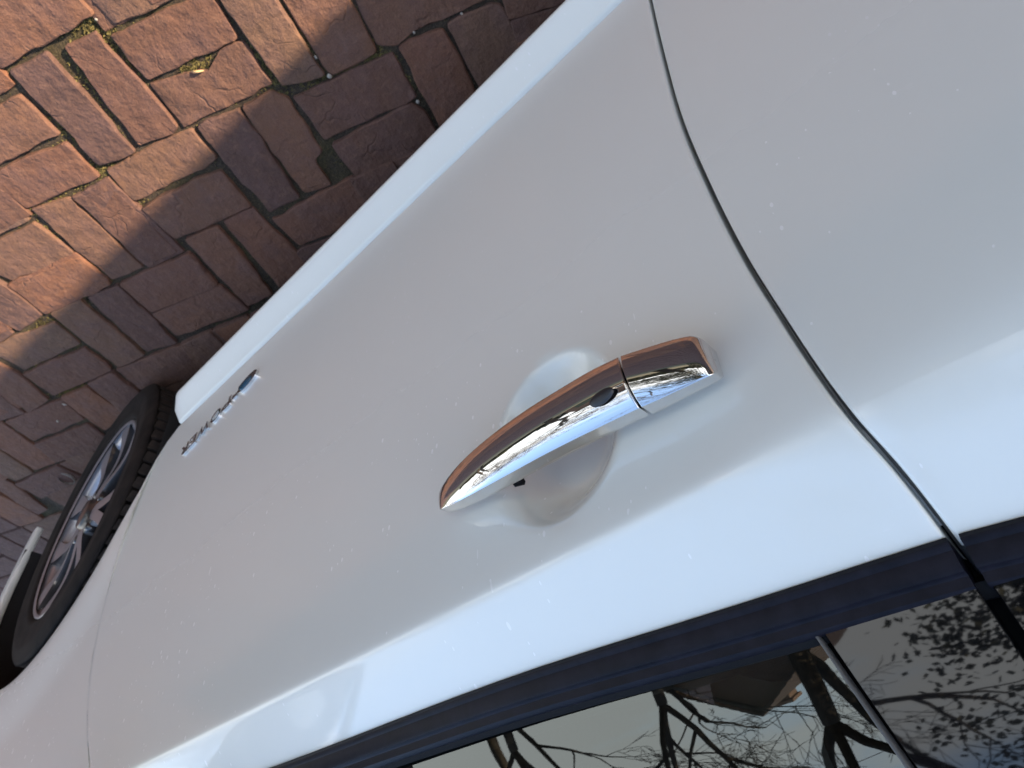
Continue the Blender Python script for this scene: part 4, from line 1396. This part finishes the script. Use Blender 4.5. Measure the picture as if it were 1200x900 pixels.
# brown brick house across the yard, gable end to the street
hx, hy, hw, hl, he, ha = 8.3, -18.0, 4.4, 8.0, 4.0, 5.75
house = empty('house', (hx, hy, -.07), 'brown brick house with a gabled roof mirrored in the front window', 'house')
def wallbox(v, f): return v, f
X0, X1, Y0, Y1 = hx - hw / 2, hx + hw / 2, hy - hl, hy
mb = MB()
mb.add([(X0, Y1, -.07), (X1, Y1, -.07), (X1, Y1, he), (hx, Y1, ha), (X0, Y1, he), (X0, Y0, -.07), (X1, Y0, -.07), (X1, Y0, he), (hx, Y0, ha), (X0, Y0, he)],
       [(0, 1, 2, 3, 4), (6, 5, 9, 8, 7), (5, 0, 4, 9), (1, 6, 7, 2)])
mb.build('wall', M_WALL, house, smooth=False)
mb = MB()
for s in (-1, 1):
    e0 = hx + s * (hw / 2 + .35)
    ez = he - .35 * (ha - he) / (hw / 2)
    for k in range(10):
        t0, t1 = k / 10, (k + 1) / 10 + .01
        pa = (e0 + (hx - e0) * t0, ez + (ha + .08 - ez) * t0 + .14); pb = (e0 + (hx - e0) * t1, ez + (ha + .08 - ez) * t1 + .10)
        mb.add([(pa[0], Y1 + .35, pa[1]), (pa[0], Y0 - .35, pa[1]), (pb[0], Y0 - .35, pb[1]), (pb[0], Y1 + .35, pb[1]),
                (pa[0], Y1 + .35, pa[1] - .12), (pa[0], Y0 - .35, pa[1] - .12), (pb[0], Y0 - .35, pb[1] - .12), (pb[0], Y1 + .35, pb[1] - .12)],
               [(0, 1, 2, 3), (7, 6, 5, 4), (0, 3, 7, 4), (1, 5, 6, 2), (0, 4, 5, 1), (3, 2, 6, 7)])
roof_o = mb.build('roof', M_ROOF, house, smooth=False)
mb = MB(); mb.box((hx + 1.2, hy - 4, ha - .2), (.7, .7, 2.2)); mb.box((hx + 1.2, hy - 4, ha + .95), (.86, .86, .14)); mb.build('chimney', M_WALL, roof_o, smooth=False)
for wx, wz, ww, wh in ((hx - 1.1, 1.5, 1.1, 1.2),):
    mb = MB()
    for c, s in (((wx, Y1 + .01, wz - wh / 2), (ww, .1, .07)), ((wx, Y1 + .01, wz + wh / 2), (ww, .1, .07)), ((wx - ww / 2, Y1 + .012, wz), (.07, .1, wh - .07)), ((wx + ww / 2, Y1 + .012, wz), (.07, .1, wh - .07)), ((wx, Y1 + .015, wz), (.05, .08, wh - .08))):
        mb.box(c, s)
    f = mb.build('window', M_FRAME, house, smooth=False)
    mb = MB(); mb.box((wx, Y1 + .005, wz), (ww - .06, .03, wh - .06)); mb.build('pane', M_PANE, f, smooth=False)
    mb = MB(); mb.box((wx, Y1 + .05, wz - wh / 2 - .08), (ww + .2, .22, .07)); mb.build('sill', M_FRAME, f, smooth=False)
mb = MB(); mb.box((hx + 1.2, Y1 + .02, 1.0), (1.0, .06, 2.1)); dr = mb.build('door', M_DOORWOOD, house, smooth=False)
mb = MB(); mb.tube([(hx + .85, Y1 + .06, 1.0), (hx + .85, Y1 + .10, 1.0), (hx + .96, Y1 + .10, 1.0)], [.012] * 3, 8); mb.build('handle', M_CHROME, dr)

# clipped hedge along the far edge of the paved yard
rnd = random.Random(77)
hg = empty('hedge', (-3.5, -6.6, -.07), 'low dark hedge along the far edge of the brick yard', 'hedge')
lv = MB()
for k in range(14000):
    p = Vector((rnd.uniform(-9.5, -1.2), -6.6 + rnd.gauss(0, .17), 0))
    p.z = abs(rnd.random()) ** .8 * (.85 + .08 * math.sin(p.x * 5)) - .05
    d = Vector((rnd.gauss(0, 1), rnd.gauss(0, 1), rnd.gauss(0, .8))).normalized()
    u = d.cross(Vector((rnd.gauss(0, 1), rnd.gauss(0, 1), rnd.gauss(0, 1)))).normalized()
    l, w = .06, .022
    lv.add([p, p + d * l * .5 + u * w, p + d * l, p + d * l * .5 - u * w], [(0, 1, 2, 3)])
lv.build('foliage', M_LEAF, hg, smooth=False)
fh = empty('hedge', (12.0, -26.0, -.07), 'long tall hedge far across the street, behind the bare trees and the small house', 'hedge')
lv = MB()
for k in range(16000):
    x = rnd.uniform(-12, 36)
    top = 2.5 + .5 * math.sin(x * .9) + .35 * math.sin(x * 2.3 + 1)
    p = Vector((x, -26 + rnd.gauss(0, .4), top * rnd.random() ** .8 - .05))
    d = Vector((rnd.gauss(0, 1), rnd.gauss(0, .6), rnd.gauss(0, .8))).normalized()
    u = d.cross(Vector((rnd.gauss(0, 1), rnd.gauss(0, 1), rnd.gauss(0, 1)))).normalized()
    l, w = .38, .16
    lv.add([p, p + d * l * .5 + u * w, p + d * l, p + d * l * .5 - u * w], [(0, 1, 2, 3)])
lv.build('foliage', M_LEAF, fh, smooth=False)
st = MB()
for k in range(60):
    x = -12 + k * .8
    st.tube([(x, -26, -.07), (x + .1, -25.95, 1.0), (x - .08, -26.05, 2.1)], [.07, .05, .02], 6, cap=False)
st.build('stems', M_BARK, fh)
st = MB()
for k in range(30):
    x = -9.4 + k * .28
    st.tube([(x, -6.6, -.07), (x + .05, -6.58, .4), (x - .04, -6.62, .72)], [.02, .014, .006], 6, cap=False)
st.build('stems', M_BARK, hg)

# ---------------------------------------------------------------- unseen blocks added behind the car, on the sun's side, to cast shade
def block(name, x0, x1, y0, y1, h, ridge, label, cat, along='x'):
    b = empty(name, ((x0 + x1) / 2, (y0 + y1) / 2, -.07), label, cat)
    mb = MB()
    if along == 'x':
        ym = (y0 + y1) / 2
        mb.add([(x1, y0, -.07), (x1, y1, -.07), (x1, y1, h), (x1, ym, ridge), (x1, y0, h), (x0, y0, -.07), (x0, y1, -.07), (x0, y1, h), (x0, ym, ridge), (x0, y0, h)],
               [(0, 1, 2, 3, 4), (6, 5, 9, 8, 7), (5, 0, 4, 9), (1, 6, 7, 2)])
    w = mb.build('wall', M_WALL, b, smooth=False)
    mb = MB()
    ym = (y0 + y1) / 2
    for s, ye in ((-1, y0), (1, y1)):
        k = .02
        a = [(x1 + .02, ye, h + .02), (x0 - .2, ye, h + .02), (x0 - .2, ym, ridge + .04), (x1 + .02, ym, ridge + .04)]
        mb.add(a + [(p[0], p[1], p[2] + .12) for p in a], [(0, 1, 2, 3), (7, 6, 5, 4), (0, 4, 5, 1), (1, 5, 6, 2), (2, 6, 7, 3), (3, 7, 4, 0)])
    mb.build('roof', M_ROOF, b, smooth=False)
    for yy, zz in ((ym - 1.2, 1.5), (ym + 1.2, 1.5)):
        mb = MB()
        for c, s in (((x1 + .01, yy, zz - .6), (.1, 1.1, .07)), ((x1 + .01, yy, zz + .6), (.1, 1.1, .07)), ((x1 + .012, yy - .55, zz), (.1, .07, 1.13)), ((x1 + .012, yy + .55, zz), (.1, .07, 1.13)), ((x1 + .015, yy, zz), (.08, .05, 1.12))):
            mb.box(c, s)
        f = mb.build('window', M_FRAME, b, smooth=False)
        mb = MB(); mb.box((x1 + .005, yy, zz), (.03, 1.04, 1.14)); mb.build('pane', M_PANE, f, smooth=False)
    return b
gw = empty('shade_wall', (-3.45, 3.5, -.07), 'tall unseen brick wall added close behind the car to shade its side', 'wall')  # unseen wall added to cast the shadow edge beside the car
mb = MB(); mb.box((-3.45, 3.543, 1.62), (.30, 6.0, 3.38)); mb.build('wall', M_WALL, gw, smooth=False)
mb = MB(); mb.box((-3.45, 3.563, 3.36), (.40, 6.04, .09)); mb.build('coping', noisy('coping_stone', (.22, .20, .18), (.36, .33, .30), 12), gw, smooth=False)
block('shade_garage', -15.0, -8.2, -8.5, .18, 4.2, 6.2, 'unseen brick block added behind the yard to shade the bricks farther from the car', 'shade_garage')  # out-of-view building added to keep sun off the outer yard
